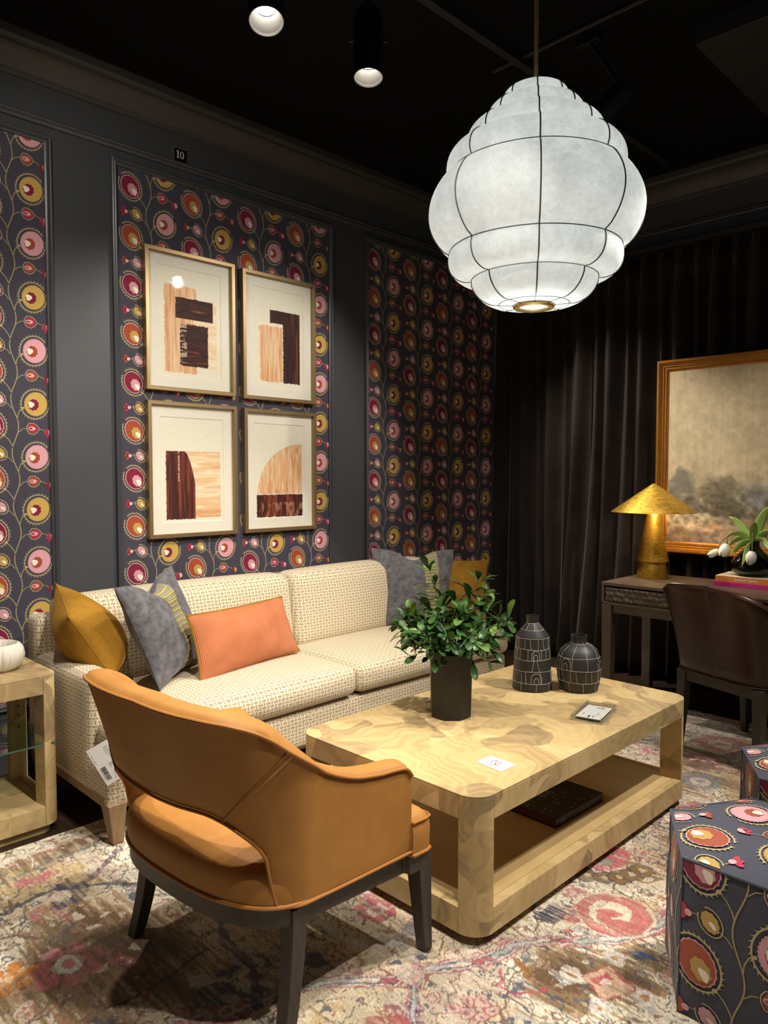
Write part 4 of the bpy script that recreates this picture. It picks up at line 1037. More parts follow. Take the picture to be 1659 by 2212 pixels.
# ------------------------------------------------------------------ throw pillows: two bulging faces sewn at a knife edge between four corners
def pillow(name, label, mat, bl, br, tr, tl, thick=.09, pinch=.10, chop=0, band=None, seed=1, group=None, welt=None, wr=.006):
    bl, br, tr, tl = map(Vector, (bl, br, tr, tl)); cen = (bl+br)/2
    t = Thing(name, label, 'pillow', tuple(cen), 0, group); N = 44
    nrm = ((br-bl).cross(tl-bl)).normalized(); rg = random.Random(seed); ph = [rg.uniform(0, 6.28) for _ in range(8)]; c0 = (bl+br+tr+tl)/4
    X = (br-bl).length; Yl = (tl-bl).length
    def S(u, v, side, off=0):
        a = 1-v*v; b = 1-u*u
        uu = u*(1-pinch*a*u*u); vv = v*(1-pinch*b*v*v)
        if chop and v > 0: vv -= chop*math.exp(-(u/.34)**2)*v*v
        p = (bl*(1-uu)*(1-vv)+br*(1+uu)*(1-vv)+tr*(1+uu)*(1+vv)+tl*(1-uu)*(1+vv))/4
        e = max(0, a)**.55*max(0, b)**.55
        w_ = wr*(math.sin(5*u+3*v+ph[0])+math.sin(-4*u+6*v+ph[1])+.6*math.sin(9*u-7*v+ph[2]))*max(0, a*b)**.3
        if chop: e *= 1-.35*math.exp(-(u/.3)**2)*max(0, v)
        return p-cen+nrm*side*(thick*e+w_*.5+off)
    g = [math.sin(math.pi/2*(-1+2*i/N)) for i in range(N+1)]
    m = MB(); uvs = []
    for side in (1, -1): m.grid([[tuple(S(u, v, side)) for v in g] for u in g], flip=side < 0)
    me = bpy.data.meshes.new('cover'); me.from_pydata(m.v, [], m.f); me.materials.append(mat)
    if band:
        me.materials.append(M['band']); mi = []
        for f in m.f:
            k = f[0] % ((N+1)*(N+1)); u = g[k//(N+1)]+.01; mi.append(1 if band[0] <= u < band[1] and f[0] < (N+1)**2 else 0)
        me.polygons.foreach_set('material_index', mi)
    bm = bmesh.new(); bm.from_mesh(me)
    L = bm.loops.layers.uv.new('UVMap'); bm.verts.ensure_lookup_table()
    for f in bm.faces:
        for l in f.loops: k = l.vert.index % ((N+1)*(N+1)); l[L].uv = (g[k//(N+1)]*X/2, g[k % (N+1)]*Yl/2)
    bmesh.ops.remove_doubles(bm, verts=bm.verts, dist=.0004); bmesh.ops.recalc_face_normals(bm, faces=bm.faces); bm.to_mesh(me); bm.free()
    me.polygons.foreach_set('use_smooth', [True]*len(me.polygons))
    o = bpy.data.objects.new('cover', me); COL.objects.link(o); o.parent = t.o
    edge = [S(-1+2*i/30, -1, 1) for i in range(30)]+[S(1, -1+2*i/30, 1) for i in range(30)]+[S(1-2*i/30, 1, 1) for i in range(30)]+[S(-1, 1-2*i/30, 1) for i in range(30)]
    mm = MB(); mm.tube(edge, .0055 if welt else .0022, 6, closed=True); mm.build('piping' if welt else 'seam', welt or mat, t)
    if band:
        mm = MB(); nb = 17
        for i in range(nb):
            v = -.9+1.8*(i+.5)/nb+rg.uniform(-.02, .02)
            for dv in ((0,) if i % 2 else (0, .022)): mm.tube([tuple(S(band[0]-.05+(band[1]-band[0]+.07)*k/5, v+dv, 1, .002)) for k in range(6)], .0021, 5)
        for u in (band[0]-.01, band[1]): mm.tube([tuple(S(u, -.96+1.92*k/40, 1, .0012)) for k in range(41)], .0016, 5)
        tag(mm.build('lime_stitches', M['lime'], t), kind='stuff')
    return t
pillow('throw_pillow', 'mustard velvet pillow slumped over the left arm of the sofa', M['mustard'], (1.33, 2.92, .57), (1.53, 3.25, .51), (1.24, 3.27, .935), (1.165, 2.95, .84), .125, .06, seed=3)
pillow('throw_pillow', 'grey velvet pillow with a stitched linen band, leaning at the left end of the sofa', M['greyvelvet'], (1.49, 2.83, .505), (1.86, 3.14, .51), (1.755, 3.20, .975), (1.325, 2.885, .945), .085, .08, .3, (-.04, .24), seed=5, wr=.012)
pillow('lumbar_pillow', 'coral corduroy lumbar pillow with mustard piping on the sofa', M['coral'], (1.69, 2.84, .49), (2.352, 2.99, .50), (2.305, 3.075, .775), (1.66, 2.90, .785), .075, .05, seed=8, welt=M['mustard'], wr=.004)
pillow('throw_pillow', 'grey velvet pillow with stitched linen band, right of the sofa behind the plant', M['greyvelvet'], (3.08, 3.17, .49), (3.53, 2.93, .50), (3.60, 3.00, .935), (3.155, 3.29, .955), .08, .06, .26, (.22, .50), seed=11)
pillow('throw_pillow', 'mustard velvet pillow in the right corner of the sofa beside the curtain', M['mustard'], (3.43, 3.10, .49), (3.57, 2.72, .50), (3.72, 2.82, .872), (3.55, 3.22, .87), .075, .06, seed=13)

# ------------------------------------------------------------------ pictures
def picture(label, x0, x1, z0, z1, paint, fm, seed):
    t = Thing('framed_print', label, 'picture', ((x0+x1)/2, YW-.003, (z0+z1)/2), 0, 'four abstract prints above the sofa'); hw, hh = (x1-x0)/2, (z1-z0)/2; yf = -.0
    m = MB(); frame_sweep(m, (-hw, hw, -hh, hh), [(0, .0), (0, .036), (.002, .038), (.020, .038), (.022, .036), (.022, .008), (.022, 0)], 'y', 0); m.build('frame', M['champagne'], t, smooth=20)
    m = MB(); m.box(-hw+.01, hw-.01, -.006, -.001, -hh+.01, hh-.01); m.build('backing', M['pages'], t)
    # mat with a cut window; the print floats behind it
    i = .022; w_ = .062; m = MB(); frame_sweep(m, (-hw+i, hw-i, -hh+i, hh-i), [(0, .008), (0, .0125), (w_-.003, .0125), (w_, .0095), (w_, .008)], 'y', 0); m.build('mat_board', M['matboard'], t, smooth=20)
    nu, nv = 150, 205; a = hw-.0215-w_+.002; b = hh-.0215-w_+.002
    U, Vv = np.meshgrid(np.linspace(-a, a, nu+1), np.linspace(b, -b, nv+1), indexing='ij')
    u, v = (U+hw)/(2*hw), (hh-Vv)/(2*hh)                       # 0-1 over the outer frame, v down
    rgb = np.tile(hx('#e9e5d6'), u.shape+(1,))*(1-.015*vnoise(u, v, .01, .01, seed)[..., None])
    def put(mask, c, al=1.0):
        k = np.clip(np.asarray(mask, float)*al, 0, 1)[..., None]; rgb[:] = rgb*(1-k)+(c if isinstance(c, np.ndarray) else hx(c))*k
    def wash(vert, cols, sd, s=.03, l=.5):
        n = fbm(u, v, s if vert else l, l if vert else s, sd, 4); n = (n-n.min())/(n.max()-n.min()); cs = np.array([hx(c) for c in cols]); f = n*(len(cs)-1); k = np.clip(f.astype(int), 0, len(cs)-2); f = (f-k)[..., None]
        return cs[k]*(1-f)+cs[k+1]*f
    def rect(a0, a1, b0, b1, rough=.004, sd=1): 
        e = rough*(fbm(u, v, .02, .02, sd, 3)-.5)*2; return (u > a0+e) & (u < a1+e) & (v > b0+e) & (v < b1+e)
    paint(u, v, put, wash, rect)
    P = np.stack([U, np.full_like(U, -.0086), Vv], -1)
    painted_grid('print', None, P, nu, nv, M['printpaper'], t.o, rgb)
    m = MB(); m.box(-hw+.0225, hw-.0225, -.031, -.0295, -hh+.0225, hh-.0225); m.build('glass', M['glass'], t, smooth=0)
    return t
DK = ['#2e1c1a', '#4a2220', '#3a1d1a', '#6e3024', '#8a4a34', '#3c2220']; DK2 = ['#1f1618', '#33201f', '#4a2a26', '#2a1a1c', '#7a3a2c', '#8c7068']; PE = ['#e6c29c', '#d99f70', '#eccfae', '#d08e5e', '#e9c8a4', '#dba878']; LP = ['#f0dcc0', '#e8c8a0', '#f2e2ca', '#e4bc8e']
def f1(u, v, put, wash, rect):
    put(rect(.22, .57, .235, .86, .012, 2), wash(True, PE, 12, .02, .5), .9); put(rect(.54, .80, .33, .81, .008, 3), wash(False, LP, 13, .03, .4), .9)
    put(rect(.34, .76, .315, .465, .002, 4), wash(False, DK2, 14, .02, .3)); r = rect(.385, .70, .50, .805, .006, 5); w_ = wash(False, DK2, 15, .025, .25)
    put(r, w_); put(r & (u < .46) & (fbm(u, v, .12, .012, 6) > .52), '#e8d2c0', .7)
def f2(u, v, put, wash, rect):
    put(rect(.385, .80, .27, .845, .003, 2), wash(True, DK2[:5]+['#5a2a22'], 22, .03, .6)); put(rect(.235, .565, .375, .85, .006, 3), '#f0e8d8'); put(rect(.245, .56, .40, .845, .014, 4), wash(True, PE, 23, .035, .6))
def f3(u, v, put, wash, rect):
    r = rect(.205, .82, .36, .86, .003, 2); xb = .40+.125*np.sqrt(np.clip((v-.36)/.24, 0, 1)); put(r, wash(False, LP+PE[:3], 32, .03, .5)); d = rect(.205, .9, .36, .868, .006, 3) & (u < np.where(v < .6, xb, .525))
    put(d, wash(True, DK, 33, .035, .5)); put(d & (np.abs(u-(.345)) < .008) & (v < .6) & (fbm(u, v, .02, .01, 8) > .45), '#e8d6c8', .8)
def f4(u, v, put, wash, rect):
    th = np.clip((.69-v)/.42, -1, 1); xl = .82-.62*np.sqrt(np.clip(1-th**2, 0, 1)); put((u > xl) & (u < .82) & (v > .27) & (v < .69), wash(True, PE+LP[:2], 42, .05, .5)); r = rect(.185, .825, .695, .882, .006, 3); put(r, wash(True, DK, 43, .04, .2)); put(r & (v > .76) & (fbm(u, v, .03, .05, 44) > .56), '#c99a7c', .55)
picture('gold framed print of two dark bars over peach blocks, upper left of four', 1.868, 2.418, 1.855, 2.605, f1, None, 1)
picture('gold framed print of a tall dark block beside a peach block, upper right of four', 2.470, 3.012, 1.850, 2.598, f2, None, 2)
picture('gold framed print of a dark arch beside a pale rectangle, lower left of four', 1.872, 2.424, 1.064, 1.800, f3, None, 3)
picture('gold framed print of a peach quarter arch on a dark base, lower right of four', 2.474, 3.014, 1.064, 1.795, f4, None, 4)
# landscape in a stepped gilt frame
t = Thing('landscape_painting', 'large misty landscape painting in a stepped gilt frame hanging before the curtains', 'painting', (4.775, 1.574, 1.525))
m = MB(); frame_sweep(m, (-.64, .64, -.625, .625), [(0, 0), (0, .05), (.006, .056), (.016, .056), (.02, .048), (.026, .048), (.034, .040), (.042, .040), (.048, .034), (.058, .034), (.064, .024), (.078, .020), (.078, 0)], 'x', 0); m.build('frame', M['giltframe'], t, smooth=20)
nu, nv = 230, 225; U, Vv = np.meshgrid(np.linspace(.566, -.566, nu+1), np.linspace(.551, -.551, nv+1), indexing='ij'); u, v = (.566-U)/1.132, (.551-Vv)/1.102
sky = hx('#bcab8a')*(.86+.24*fbm(u, v, .3, .3, 61)[..., None])*(.94+.12*fbm(u, v, .015, .3, 62)[..., None]); rgb = sky.copy()
def put(mask, c, al=1.0): k = np.clip(np.asarray(mask, float)*al, 0, 1)[..., None]; rgb[:] = rgb*(1-k)+hx(c)*k
fz_ = lambda sd, s=.08: (fbm(u, v, s, s, sd, 5)-.5)
sm = lambda x: np.clip(x, 0, 1)
put(sm((v-.60+.12*fz_(70))*9), '#8f8672', .75); put(sm((v-.66+.06*(u-.4)+.1*fz_(71))*14)*sm((u-.3)*4), '#6d7078', .8)
for cx, cy, rx, ry, c in ((.05, .70, .13, .13, '#6a6a62'), (.30, .70, .14, .10, '#6e6650'), (.34, .80, .13, .11, '#5f5a48'), (.12, .83, .2, .11, '#5a5246'), (.62, .83, .25, .09, '#5d5844'), (.9, .80, .2, .09, '#5a5c5c')):
    put(sm((1-((u-cx)/rx)**2-((v-cy)/ry)**2+2.6*fz_(int(cx*90)+80, .07))*1.6), c, .72)
put(sm((v-.80+.16*fz_(95))*8), '#7a664c', .8); put(sm((fbm(u, v, .09, .03, 97)-.52)*7)*sm((v-.76)*8), '#a07448', .5); put(sm((v-.90+.1*fz_(98))*10), '#7c6a66', .8)
put(sm((fbm(u, v, .05, .1, 99)-.58)*8)*sm((v-.84)*8)*sm((.25-u)*6), '#b07850', .6); put(sm((fbm(u, v, .12, .02, 101)-.5)*8)*sm(1-np.abs(v-.79)*25)*sm((u-.5)*5), '#c9924c', .8)
rgb *= (.9+.2*fbm(u, v, .03, .03, 120)[..., None])*(1+sm((v-.58)*5)[..., None]*(.9*(fbm(u, v, .028, .022, 121)-.5))[..., None])
painted_grid('canvas', None, np.stack([np.full_like(U, -.022), U, Vv], -1), nu, nv, M['canvas'], t.o, rgb)
m = MB(); m.box(-.018, -.004, -.60, .60, -.59, .59); m.build('backing', M['pages'], t)

# ------------------------------------------------------------------ silk pendant lamp
PX, PY = 2.318, 1.558
t = Thing('pendant_lamp', 'large lit white silk pendant lamp with scalloped tiers hanging over the coffee table', 'pendant lamp', (PX, PY, 2.02))
RG = [(.085, 2.822), (.118, 2.768), (.176, 2.690), (.248, 2.610), (.318, 2.500), (.312, 2.212), (.230, 2.106), (.128, 2.012), (.068, 2.008)]; BU = [.016, .026, .032, .036, .074, .038, .026, .0]
RG = [(r*.985, 2.034+(z-2.02)*.94) for r, z in RG]; prf = []
for i in range(8):
    (r0, z0), (r1, z1) = RG[i], RG[i+1]; nx, nz = z0-z1, r1-r0; l = math.hypot(nx, nz); nx, nz = nx/l, nz/l; q = 16 if i == 4 else 4 if i == 7 else 10
    for k in range(q): f = k/q; b = BU[i]*math.sin(math.pi*f)**.7; prf.append((r0+(r1-r0)*f+nx*b, z0+(z1-z0)*f+nz*b, math.sin(math.pi*f)))
prf.append((RG[-1][0], RG[-1][1], 0)); A0 = R(225.2-8.5)          # the rib that faces the camera, a little to the right
def pend(a, k, off=0):
    r, z, b = prf[k]; w_ = abs(math.sin(4*(a-A0))); rr = r*(1-.004*w_*(1-.5*b))+off; return (rr*math.cos(a), rr*math.sin(a), z-2.02+0)
m = MB(); m.grid([[pend(A0+2*math.pi*i/96, k) for k in range(len(prf))] for i in range(96)], closed_u=True); sh_ = m.build('silk_shade', M['shade'], t, smooth=70)
for i in range(8):
    m = MB(); m.tube([pend(A0+i*math.pi/4, k, .0015) for k in range(len(prf))], .0026, 6); m.build('wire_rib', M['wire'], t)
st = 0; idx = [0, 10, 20, 30, 40, 56, 66, 76]
for k in idx:
    m = MB(); m.tube([pend(A0+2*math.pi*i/96, k, .001) for i in range(96)], .0019, 6, closed=True); m.build('wire_ring', M['wire'], t)
m = MB(); m.lathe([(.052, -.008), (.070, -.010), (.076, -.004), (.072, .006), (.054, .004), (.050, -.002), (.052, -.008)], 40); m.build('brass_ring', M['brass'], t)
m = MB(); m.lathe([(0, -.002), (.054, -.002), (.054, .001), (0, .001)], 32); m.build('diffuser', emit('lit_diffuser', (1, .97, .9), 1.3), t)
m = MB(); m.tube([(0, 0, .80), (0, 0, ZC-2.02)], .0075, 10); m.tube([(0, 0, .995), (0, 0, 1.01)], .0085, 10); m.lathe([(0, ZC-2.045), (.05, ZC-2.04), (.06, ZC-2.02), (0, ZC-2.02)], 28); m.build('rod', M['rodbrass'], t)
m = MB(); m.tube([(.3, .25, .62), (.3, .25, ZC-2.02)], .0012, 5); tag(t.o, None)
m.build('safety_wire', M['rail'], t)
pl = bpy.data.lights.new('pendant_bulb', 'POINT'); pl.energy = 5; pl.shadow_soft_size = .09; pl.color = (.95, 1, .97)
po = bpy.data.objects.new('pendant_bulb', pl); COL.objects.link(po); po.location = (PX, PY, 1.88)

# ------------------------------------------------------------------ on the coffee table
ZT = .4652
t = Thing('octagonal_vase', 'tall black octagonal vase holding the green branches on the coffee table', 'vase', (2.20, 1.845, ZT))
m = MB(); a8 = [R(22.5-44.8+45*i) for i in range(8)]
pf = [(.0, .0), (.080, .0), (.082, .004), (.088, .252), (.0875, .255), (.080, .255), (.078, .24), (.076, .02), (0, .02)]
m.grid([[(r*math.cos(a), r*math.sin(a), z) for r, z in pf] for a in a8], closed_u=True); m.build('body', M['vaseblack'], t, smooth=0, bevel=.002)
# foliage: stems with whorls of obovate leaves, every leaf its own object
t = Thing('leafy_branches', 'glossy green leafy branches standing in the black octagonal vase', 'branches', (2.20, 1.845, ZT+.02))
def leaf_mesh(L, W, curl, seed):
    P = []
    for i in range(8):
        f = (0, .15, .32, .5, .68, .84, .95, 1)[i]; wd = W*(.10, .22, .50, .80, .98, .90, .55, .10)[i]
        row = []
        for j in range(5):
            s_ = -1+j/2; row.append((L*f, s_*wd, -curl*L*f*f+.22*abs(s_)*wd+.002*math.sin(9*f+seed)))
        P.append(row)
    m = MB(); m.grid(P); me = bpy.data.meshes.new('leaf'); me.from_pydata(m.v, [], m.f); me.materials.append(M['leaf']); me.polygons.foreach_set('use_smooth', [True]*len(me.polygons)); return me
LM = [leaf_mesh(.085, .0155, .22, 1), leaf_mesh(.078, .0148, .05, 2), leaf_mesh(.068, .014, .4, 3), leaf_mesh(.052, .0115, .1, 4)]
rg = random.Random(21); nleaf = 0
TIPS = [(-.08, .05, .54), (-.06, .07, .47), (.11, .05, .50), (.13, -.02, .46), (.10, .10, .44), (.02, .02, .42), (-.02, .08, .41), (.05, -.06, .40), (-.06, -.04, .38), (.16, -.13, .36), (.20, -.10, .37), (.13, -.13, .31),
        (-.16, .10, .36), (-.17, .12, .33), (-.18, .16, .28), (-.15, .18, .30), (-.16, .03, .30), (-.10, -.07, .31), (-.02, -.10, .31), (.06, -.13, .31), (.02, -.05, .35), (.15, .08, .37), (-.08, .16, .38), (.08, .14, .36), (.0, .15, .33)]
cr, sr = math.cos(R(-44.8)), math.sin(R(-44.8))
for tx, ty, tz in TIPS:
    # tips are given in the vase's frame turned to the long view of the room
    tip = Vector((tx*cr-ty*sr, tx*sr+ty*cr, tz)); base = Vector((tip.x*.12, tip.y*.12, .02)); rim = Vector((tip.x*.28, tip.y*.28, .27)); ctl = Vector((tip.x*.66, tip.y*.66, .27+(tz-.27)*.75))
    if math.hypot(rim.x, rim.y) > .055: rim *= .055/math.hypot(rim.x, rim.y); rim.z = .27
    pts = []
    for k in range(13):
        f = k/12
        if f < .4: p = base.lerp(rim, f/.4)
        else: g_ = (f-.4)/.6; p = rim*(1-g_)**2+ctl*2*g_*(1-g_)+tip*g_*g_
        pts.append(p)
    m = MB(); m.tube(pts, [.0028-.0013*k/12 for k in range(13)], 5); m.build('stem', M['stem'], t)
    d0 = (pts[-1]-pts[-3]).normalized()
    for w_, (f, n_, lm) in enumerate(((1.0, 5, (1, 3, 3)), (.90, 4, (0, 1)), (.74, 3, (0, 2)))):
        if nleaf > 288: break
        p = pts[int(f*12)]
        for k in range(n_):
            if nleaf > 292: break
            az = rg.uniform(0, .6)+2*math.pi*k/n_+w_*.7; s_ = 1; el = (R(rg.uniform(25, 60)) if f == 1 else R(rg.uniform(5, 40)))
            a = d0.cross(Vector((.3, .2, 1))).normalized(); b_ = a.cross(d0)
            d = (a*math.cos(az)+b_*math.sin(az))*math.cos(el)+d0*math.sin(el); d.z -= .12; d.normalize()
            x = d; z_ = (Vector((0, 0, 1))+.35*Vector((rg.uniform(-1, 1), rg.uniform(-1, 1), 0))+d0*.5); y_ = z_.cross(x).normalized(); z_ = x.cross(y_)
            mt = Matrix((x, y_, z_)).transposed().to_4x4(); mt.translation = p; s_ = rg.uniform(.85, 1.2)
            o = bpy.data.objects.new('leaf', LM[rg.choice(lm)]); COL.objects.link(o); o.parent = t.o; o.matrix_local = mt @ Matrix.Scale(s_, 4); nleaf += 1
m = MB()
for k in range(150):                                                       # the dense inner leaves, past what can be told apart
    a_ = rg.uniform(0, 6.283); r_ = .15*math.sqrt(rg.random()); p = Vector((r_*math.cos(a_), r_*math.sin(a_), rg.uniform(.24, .37)-.25*r_)); me = LM[rg.choice((0, 1, 2))]
    q = Euler((rg.uniform(-.7, .7), rg.uniform(-.9, .5), a_+rg.uniform(-.9, .9))).to_matrix()
    m.add([tuple(p+q @ v.co) for v in me.vertices], [tuple(f.vertices) for f in me.polygons])
tag(m.build('inner_leaves', M['leaf'], t, smooth=180, uv=False), kind='stuff')
# incised clay bottles
def clay(name, label, x, y, prof_, bands, motifs, rot):
    t = Thing(name, label, 'vase', (x, y, ZT), 0); m = MB(); m.lathe(prof_, 56); m.build('body', M['matteblack'], t, smooth=30)
    outp = [(r, z) for r, z in prof_ if r > 0]; k1 = max(range(len(outp)), key=lambda i: outp[i][1]); op = outp[:k1+1]
    rad = lambda z: float(np.interp(z, [p[1] for p in op], [p[0] for p in op])); m = MB(); rg = random.Random(len(label))
    def pt(a, z): r = rad(z)+.0001; return (r*math.cos(a+rot), r*math.sin(a+rot), z)
    for zb, amp in bands: m.tube([pt(2*math.pi*i/64, zb+amp*math.sin(3*2*math.pi*i/64+zb*90)) for i in range(64)], .0006, 5, closed=True)
    for mo in motifs:
        if mo[0] == 'l': _, a0, z0, a1, z1, wob = mo; m.tube([pt(R(a0+(a1-a0)*i/10)+wob*math.sin(i*1.9+a0), z0+(z1-z0)*i/10) for i in range(11)], .0006, 5)
        if mo[0] == 'arch': _, a0, w_, z0, h_ = mo; m.tube([pt(R(a0-w_), z0)]+[pt(R(a0-w_*math.cos(math.pi*i/12)), z0+h_*.55+h_*.45*math.sin(math.pi*i/12)) for i in range(13)]+[pt(R(a0+w_), z0)], .0007, 5)
        if mo[0] == 'p': m.tube([pt(R(a), z) for a, z in mo[1]], .0007, 5)
    m.build('incised_lines', M['incised'], t); return t
RB = R(225+0)
tall = [(0, 0), (.084, 0), (.087, .003), (.072, .232), (.071, .236), (.027, .288), (.0255, .291), (.0275, .318), (.0285, .321), (.024, .321), (.022, .30), (.02, .25), (.05, .2), (0, .03)]
bt = [(.036, .001), (.088, .001), (.137, .0015), (.183, .0012), (.230, .0004), (.262, .0003), (.290, .0002)]
mt = []
for a in range(0, 360, 45):
    mt += [('l', a, .0, a+2, .036, .012), ('l', a+16, .036, a+13, .088, .014), ('l', a+30, .183, a+26, .230, .01), ('l', a+20, .137, a+20, .183, .012), ('l', a, .262, a+2, .290, 0), ('l', a+36, .137, a+39, .183, 0), ('l', a+8, .183, a+9, .23, .01)]
mt += [('arch', 0, 13, .137, .042), ('arch', 0, 6, .137, .026), ('arch', 2, 16, .036, .046), ('arch', 2, 7, .036, .026), ('arch', 178, 13, .137, .042), ('p', [(-62, .078), (-44, .075), (-44, .036), (-44, .0)]), ('l', -5, .137, -12, .09, 0), ('l', 3, .137, 12, .089, 0)]
clay('tall_bottle_vase', 'taller matte black bottle vase with white incised lines, beside the leafy branches', 2.745, 1.835, tall, bt, mt, RB)
short = [(0, 0), (.078, 0), (.082, .003), (.092, .05), (.097, .1), (.094, .135), (.080, .172), (.052, .198), (.0345, .206), (.033, .209), (.034, .236), (.0355, .239), (.031, .239), (.029, .21), (.06, .15), (0, .03)]
bt = [(.046, .0014), (.098, .001), (.150, .0012), (.2045, .0002)]; mt = []
for a in range(0, 360, 40): mt += [('l', a, .0, a-3, .046, .012), ('l', a+22, .046, a+18, .098, .0), ('l', a+8, .098, a+8, .15, .014), ('l', a+4, .046, a+4, .098, .014), ('l', a+6, .15, a+14, .2, 0), ('l', a+14, .207, a+16, .209, 0)]
mt += [('arch', -50, 14, .098, .05), ('arch', -52, 6, .098, .03), ('p', [(-16, .15), (0, .098), (16, .15)]), ('p', [(58, .135), (40, .125), (42, .098), (44, .05)])]
clay('round_bottle_vase', 'shorter rounded matte black vase with white incised lines, right of the taller one', 2.875, 1.68, short, bt, mt, RB)
# card, acrylic sign, book on the shelf
t = Thing('business_card', 'white card with a round grey logo lying near the front of the coffee table', 'card', (1.925, 1.425, ZT))
m4 = frame4((-.038, .045, .0), (.087, -.004, 0), (-.004, -.105, 0)); fx = Vector((.0, -.105, 0)); cA, cB, cC, cD = [Vector(p)-Vector((1.925, 1.425)) for p in ((1.891, 1.474), (1.968, 1.476), (1.963, 1.369), (1.882, 1.371))]
sc_ = .98; m = MB(); q = [c for c in (cA, cD, cC, cB)]; m.hexa([(c.x, c.y, .0003) for c in q], [(c.x, c.y, .0016) for c in q]); m.build('card', M['white'], t)
ex = (cD-cA).normalized(); ey = (cB-cA).normalized()
cp_ = lambda u, v, d=.0026: tuple((cA+ex*u+ey*v).to_3d()+Vector((0, 0, d)))
m = MB(); P = [];
for i in range(28): a = 2*math.pi*i/28; P.append([cp_(.052+.020*math.cos(a), .042+.020*math.sin(a)), cp_(.052+.016*math.cos(a), .042+.016*math.sin(a))])
m.grid(P, closed_u=True)
m.hexa([cp_(.040, .054, .0016), cp_(.046, .054, .0016), cp_(.058, .030, .0016), cp_(.053, .030, .0016)], [cp_(.040, .054), cp_(.046, .054), cp_(.058, .030), cp_(.053, .030)])
m.hexa([cp_(.053, .030, .0016), cp_(.057, .030, .0016), cp_(.064, .052, .0016), cp_(.060, .053, .0016)], [cp_(.053, .030), cp_(.057, .030), cp_(.064, .052), cp_(.060, .053)])
m.build('round_emblem', plain('pale_grey_ink', '#98989b', .7), t)
m = MB(); m.hexa([cp_(.03, .012, .0016), cp_(.085, .012, .0016), cp_(.085, .014, .0016), cp_(.03, .014, .0016)], [cp_(.03, .012), cp_(.085, .012), cp_(.085, .014), cp_(.03, .014)]); m.hexa([cp_(.03, .073, .0016), cp_(.045, .073, .0016), cp_(.045, .0745, .0016), cp_(.03, .0745, .0016)], [cp_(.03, .073), cp_(.045, .073), cp_(.045, .0745), cp_(.03, .0745)]); tag(m.build('small_print', M['greyink'], t), kind='stuff')
t = Thing('acrylic_sign_holder', 'clear acrylic block holding a white price card near the right front of the coffee table', 'sign holder', (2.60, 1.45, ZT), R(13))
for z0, z1 in ((.0003, .009), (.0105, .0195)):
    m = MB(); m.box(-.105, .105, -.062, .062, z0, z1); m.build('acrylic_plate', M['acrylic'], t, smooth=0, bevel=.001)
m = MB(); 
for a, b, c_, d_ in ((-.105, .105, -.0622, -.0612), (-.105, .105, .0612, .0622), (-.1052, -.1042, -.062, .062), (.1042, .1052, -.062, .062)): m.box(a, b, c_, d_, .002, .0032); m.box(a, b, c_, d_, .0165, .0178)
m.build('acrylic_edge', plain('acrylic_edge_grey', '#a9aaa2', .25), t)
m = MB()
for sx in (-1, 1):
    for sy in (-1, 1): m.tube([(sx*.096, sy*.054, .0004), (sx*.096, sy*.054, .021)], .004, 8)
m.build('corner_post', M['acrylic'], t)
m = MB(); m.box(-.085, .085, -.048, .048, .0092, .0102); m.build('price_card', M['white'], t)
m = MB(); rg = random.Random(9); u = .012
while u < .04: w_ = rg.choice([.0012, .002]); m.box(.052, .070, -.036+u, -.036+u+w_, .0102, .0104); u += w_+rg.choice([.0012, .002])
m.box(-.075, -.045, .0, .006, .0102, .0104); m.box(-.07, -.04, -.014, -.0115, .0102, .0104); m.box(-.04, .0, -.022, -.02, .0102, .0104); m.box(-.05, -.02, .03, .032, .0102, .0104); tag(m.build('barcode', M['ink'], t), kind='stuff')
# black book with pale dots on the lower shelf
t = Thing('hardback_book', 'black hardback book with pale dots lying on the lower shelf of the coffee table', 'book', (2.46, 1.53, .1222), R(-1))
BX, BY, BT = .165, .108, .034
m = MB(); m.box(-BX, BX, -BY, BY, 0, .003); m.box(-BX, BX, -BY, BY, BT-.003, BT); m.box(-BX, BX, -BY, -BY+.003, .003, BT-.003); m.build('cover', M['bookblack'], t, bevel=.001)
m = MB(); m.box(-BX+.004, BX-.004, -BY+.003, BY-.005, .003, BT-.003); m.build('pages', M['redpages'], t)
m = MB(); rg = random.Random(12)
for i in range(34):
    x, y_ = rg.uniform(-.155, .15), rg.uniform(-.10, .06); P = [[(x+r_*math.cos(2*math.pi*k/10), y_+r_*math.sin(2*math.pi*k/10), BT+.0003) for r_ in (.0001, .0038)] for k in range(10)]; m.grid(P, closed_u=True)
tag(m.build('dots', plain('pale_dots', '#c0a89c', .6), t), kind='stuff')
GL = plain('silver_lettering', '#8a8680', .5)
text('cover_lettering', 'SHE', .05, frame4((.03, .055, BT+.0004), (-1, 0, 0), (0, -1, 0)), GL, t.o)
text('spine_lettering', 'SHE', .022, frame4((-.135, -BY-.0004, .009), (1, 0, 0), (0, 0, 1)), GL, t.o)
m = MB(); m.box(.0, .07, -BY-.0005, -BY, .012, .0145); m.lathe([(0, 0), (.006, 0), (.006, .0004), (0, .0004)], 14, (.145, -BY-.0002, .018)); m.build('spine_print', GL, t)

# ------------------------------------------------------------------ ribbed stone bowl
t = Thing('ribbed_bowl', 'low ribbed white stone bowl on the pale side table', 'bowl', (.965, 3.16, .628))
bp = [(0, .0), (.07, .0), (.088, .010), (.101, .030), (.104, .045), (.099, .062), (.086, .076), (.076, .0795), (.071, .076), (.068, .06), (.07, .03), (.05, .014), (0, .012)]
bp = [(r*.97, z*1.32) for r, z in bp]; m = MB(); m.lathe(bp, 180, mod=lambda a, z: 1-.06*(1-abs(math.sin(a*11))**.45)*min(1, max(0, .104-z)*60)); m.build('body', M['stone'], t, smooth=60)

